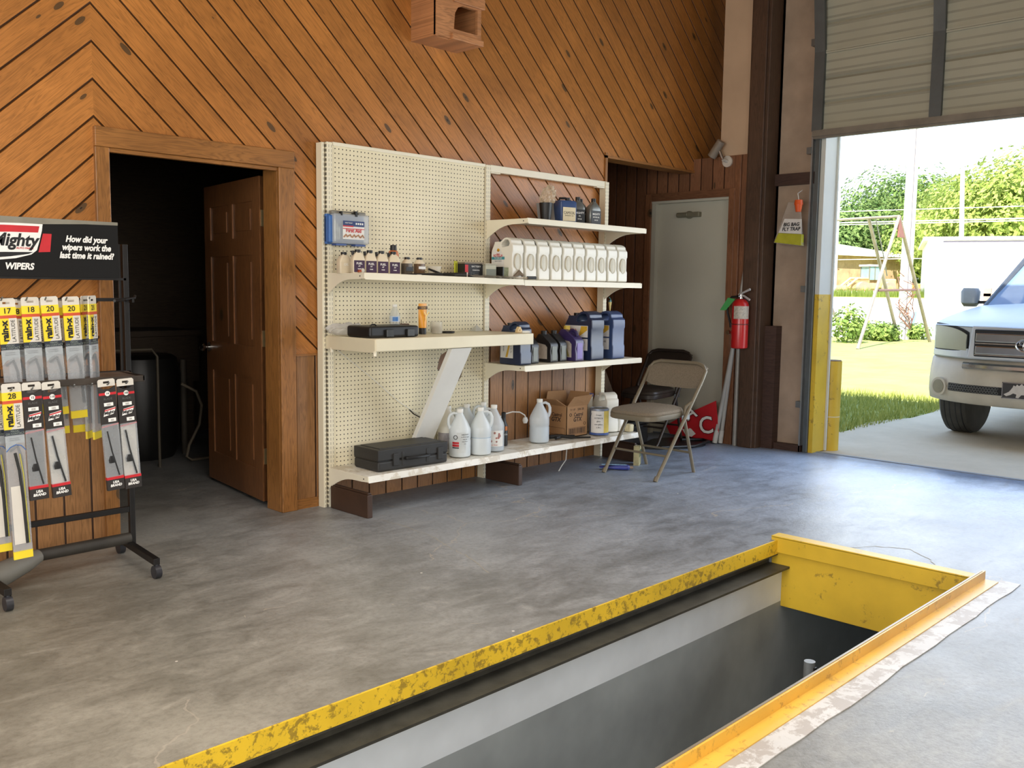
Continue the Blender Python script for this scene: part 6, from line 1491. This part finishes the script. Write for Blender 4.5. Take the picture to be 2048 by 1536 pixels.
# trees and bushes
def foliage(name, label, cat, x, y, blobs, trunk, n, size, lm, seed, group=None, z=None):
    t = thing(name, label, cat, (x, y, groundz(x, y) if z is None else z), 0, group)
    G = random.Random(seed); b = MB()
    tot = sum(r[3] * r[5] for r in blobs)
    for (bx, by, bz, rx, ry, rz) in blobs:
        for i in range(int(n * rx * rz / tot)):
            while True:
                p = Vector((G.gauss(0, 1), G.gauss(0, 1), G.gauss(0, 1)))
                if p.length > .01: break
            p.normalize(); rr = G.random() ** .35
            bump_ = 1 + .16 * math.sin(p.x * 6 + seed) * math.sin(p.z * 7 + p.y * 5)
            c = Vector((bx + p.x * rx * rr * bump_, by + p.y * ry * rr * bump_, bz + p.z * rz * rr * bump_))
            nrm = (p + Vector((G.uniform(-.6, .6), G.uniform(-.6, .6), G.uniform(-.2, .8)))).normalized()
            a = nrm.orthogonal().normalized(); a = Matrix.Rotation(G.uniform(0, 6.28), 3, nrm) @ a; q = nrm.cross(a); s_ = size * G.uniform(.6, 1.35)
            b._add([c - a * s_, c - q * s_ * .5, c + a * s_, c + q * s_ * .5], [(0, 1, 2, 3)])
    b.build('foliage', lm, t, recalc=False)
    if trunk:
        b = MB(); b.tube([(0, 0, 0), (.1, .1, trunk * .5), (0, .2, trunk)], [.3, .25, .15], 8)
        for k in range(4):
            a = k * 1.7; b.tube([(0, .1, trunk * .5), (math.cos(a) * 1.2, math.sin(a) * 1.2, trunk * .85), (math.cos(a) * 2, math.sin(a) * 2, trunk * 1.1)], [.14, .1, .05], 6)
        b.build('trunk', M((96, 80, 62), .8), t)
    return t
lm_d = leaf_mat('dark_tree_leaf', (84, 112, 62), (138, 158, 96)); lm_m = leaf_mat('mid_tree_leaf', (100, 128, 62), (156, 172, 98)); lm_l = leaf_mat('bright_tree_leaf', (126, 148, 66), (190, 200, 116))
TR = 'trees behind the sheds'
specs = [(1640, 92, 8.6, 3.8, lm_d, 'dark round tree at left of the door view behind the tan shed'), (1700, 90, 10.0, 4.2, lm_d, 'dark tree above the tan shed roof, second from the left'), (1757, 96, 12.8, 4.6, lm_d, 'tall dark tree between the slim pole and thick pole'), (1812, 92, 12.4, 4.4, lm_d, 'dark tree directly behind the thick utility pole'), (1868, 88, 11.3, 4.3, lm_m, 'mid green tree just right of the thick utility pole'), (1915, 80, 10.3, 4.2, lm_l, 'bright green tree behind the leaning white pole'), (1972, 74, 10.5, 4.3, lm_l, 'tallest sunlit tree above the white building'), (2035, 72, 11.0, 4.5, lm_l, 'sunlit tree at the right edge above the truck'), (2095, 70, 10.8, 4.5, lm_l, 'sunlit tree standing beyond the right edge group'), (1590, 94, 9, 4.2, lm_d, 'dark tree mostly hidden behind the door jamb')]
for i, (px, d, H, R_, lm, lb) in enumerate(specs):
    x, y = onray(px, d)
    Hh = H - 1.2
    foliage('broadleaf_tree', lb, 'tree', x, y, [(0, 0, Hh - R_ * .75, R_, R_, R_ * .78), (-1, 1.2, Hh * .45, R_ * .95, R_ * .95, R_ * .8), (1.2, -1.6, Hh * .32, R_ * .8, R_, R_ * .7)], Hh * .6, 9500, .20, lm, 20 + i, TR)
for i, (px, d, w, h, lb) in enumerate(((1697, 25.5, .5, .55, 'leafy bush at the foot of the left swing leg'), (1742, 27.5, .7, .30, 'low loose bush between swing frame and utility pole'), (1768, 27.0, .45, .26, 'small bush left of the utility pole base'), (1822, 28.5, .55, .26, 'tuft of weeds right of the utility pole base'))):
    x, y = onray(px, d); foliage('bush', lb, 'bush', x, y, [(0, 0, h * .8, w, w, h)], 0, 900, .06, lm_m, 50 + i, None, -.015)
t = thing('weed_strip', 'tall weeds growing along the flatbed trailer', 'weeds', (45, 19, 1.0)); t['kind'] = 'stuff'
b = MB(); G = random.Random(5)
for i in range(1600):
    px = G.uniform(1640, 1850); x, y = onray(px, G.uniform(46.5, 49)); z0 = groundz(x, y); h = G.uniform(.1, .5)
    b._add([(x - .05, y, z0), (x + .05, y, z0), (x + G.uniform(-.1, .1), y, z0 + h)], [(0, 1, 2)])
b.build('weed_blades', lm_l, t, world=True, recalc=False)

# ================================================================== LIGHT
w = bpy.data.worlds.new('sky'); SC.world = w; w.use_nodes = True
nt = w.node_tree; bg = nt.nodes['Background']
tc = nt.nodes.new('ShaderNodeTexCoord'); sp = nt.nodes.new('ShaderNodeSeparateXYZ'); cr = nt.nodes.new('ShaderNodeValToRGB')
nt.links.new(tc.outputs['Generated'], sp.inputs[0]); nt.links.new(sp.outputs[2], cr.inputs[0]); nt.links.new(cr.outputs[0], bg.inputs[0])
cr.color_ramp.elements[0].position = 0; cr.color_ramp.elements[0].color = (.88, .95, 1, 1); cr.color_ramp.elements[1].position = .6; cr.color_ramp.elements[1].color = (.42, .62, 1, 1)
bg.inputs[1].default_value = 2.2
def light(nm, typ, loc, rot, e, col, **kw):
    l = bpy.data.lights.new(nm, typ); l.energy = e; l.color = col
    for k, v in kw.items(): setattr(l, k, v)
    o = bpy.data.objects.new(nm, l); COL.objects.link(o); o.location = loc; o.rotation_euler = rot; return o
sd = Vector((.86, .30, -1.0)).normalized()   # light travels toward +x, +y and down
sun = light('sun', 'SUN', (0, 0, 20), (0, 0, 0), 14.0, (1, .95, .84), angle=math.radians(.8)); sun.rotation_euler = sd.to_track_quat('-Z', 'Y').to_euler()
light('bay_door_daylight', 'AREA', (3.60, -2.85, 1.3), (0, math.radians(84), 0), 85, (.86, .93, 1), shape='RECTANGLE', size=2.3, size_y=3.5, specular_factor=.12)
light('left_fill', 'AREA', (-5.7, -3.8, 1.8), (0, math.radians(-90), math.radians(6)), 150, (1, .95, .88), shape='RECTANGLE', size=3.0, size_y=4.2, specular_factor=.4)  # added fill light by the left wall, out of view
light('rear_fill', 'AREA', (-3.6, -8.2, 2.1), (math.radians(88), 0, math.radians(0)), 105, (1, .96, .9), shape='RECTANGLE', size=4.4, size_y=2.8, spread=math.radians(100))  # added soft fill behind the camera; the rear wall is closed
light('storeroom_fill', 'POINT', (-1.6, 1.0, 2.3), (0, 0, 0), .35, (1, .78, .5), shadow_soft_size=.2)  # added faint fill to lift the dark storeroom
light('overhead_fill', 'AREA', (-1.2, -3.2, 4.1), (0, 0, 0), 80, (1, .95, .88), shape='RECTANGLE', size=4, size_y=3, spread=math.radians(105))  # added fill under the ceiling, brightens the pit and floor
SC.view_settings.view_transform = 'Standard'; SC.view_settings.look = 'None'
SC.view_settings.exposure = 0.0
SC.cycles.max_bounces = 6; SC.cycles.diffuse_bounces = 3; SC.cycles.transparent_max_bounces = 12; SC.cycles.use_adaptive_sampling = True; SC.cycles.adaptive_threshold = .03; SC.cycles.sample_clamp_indirect = 6
SC.cycles.use_denoising = True
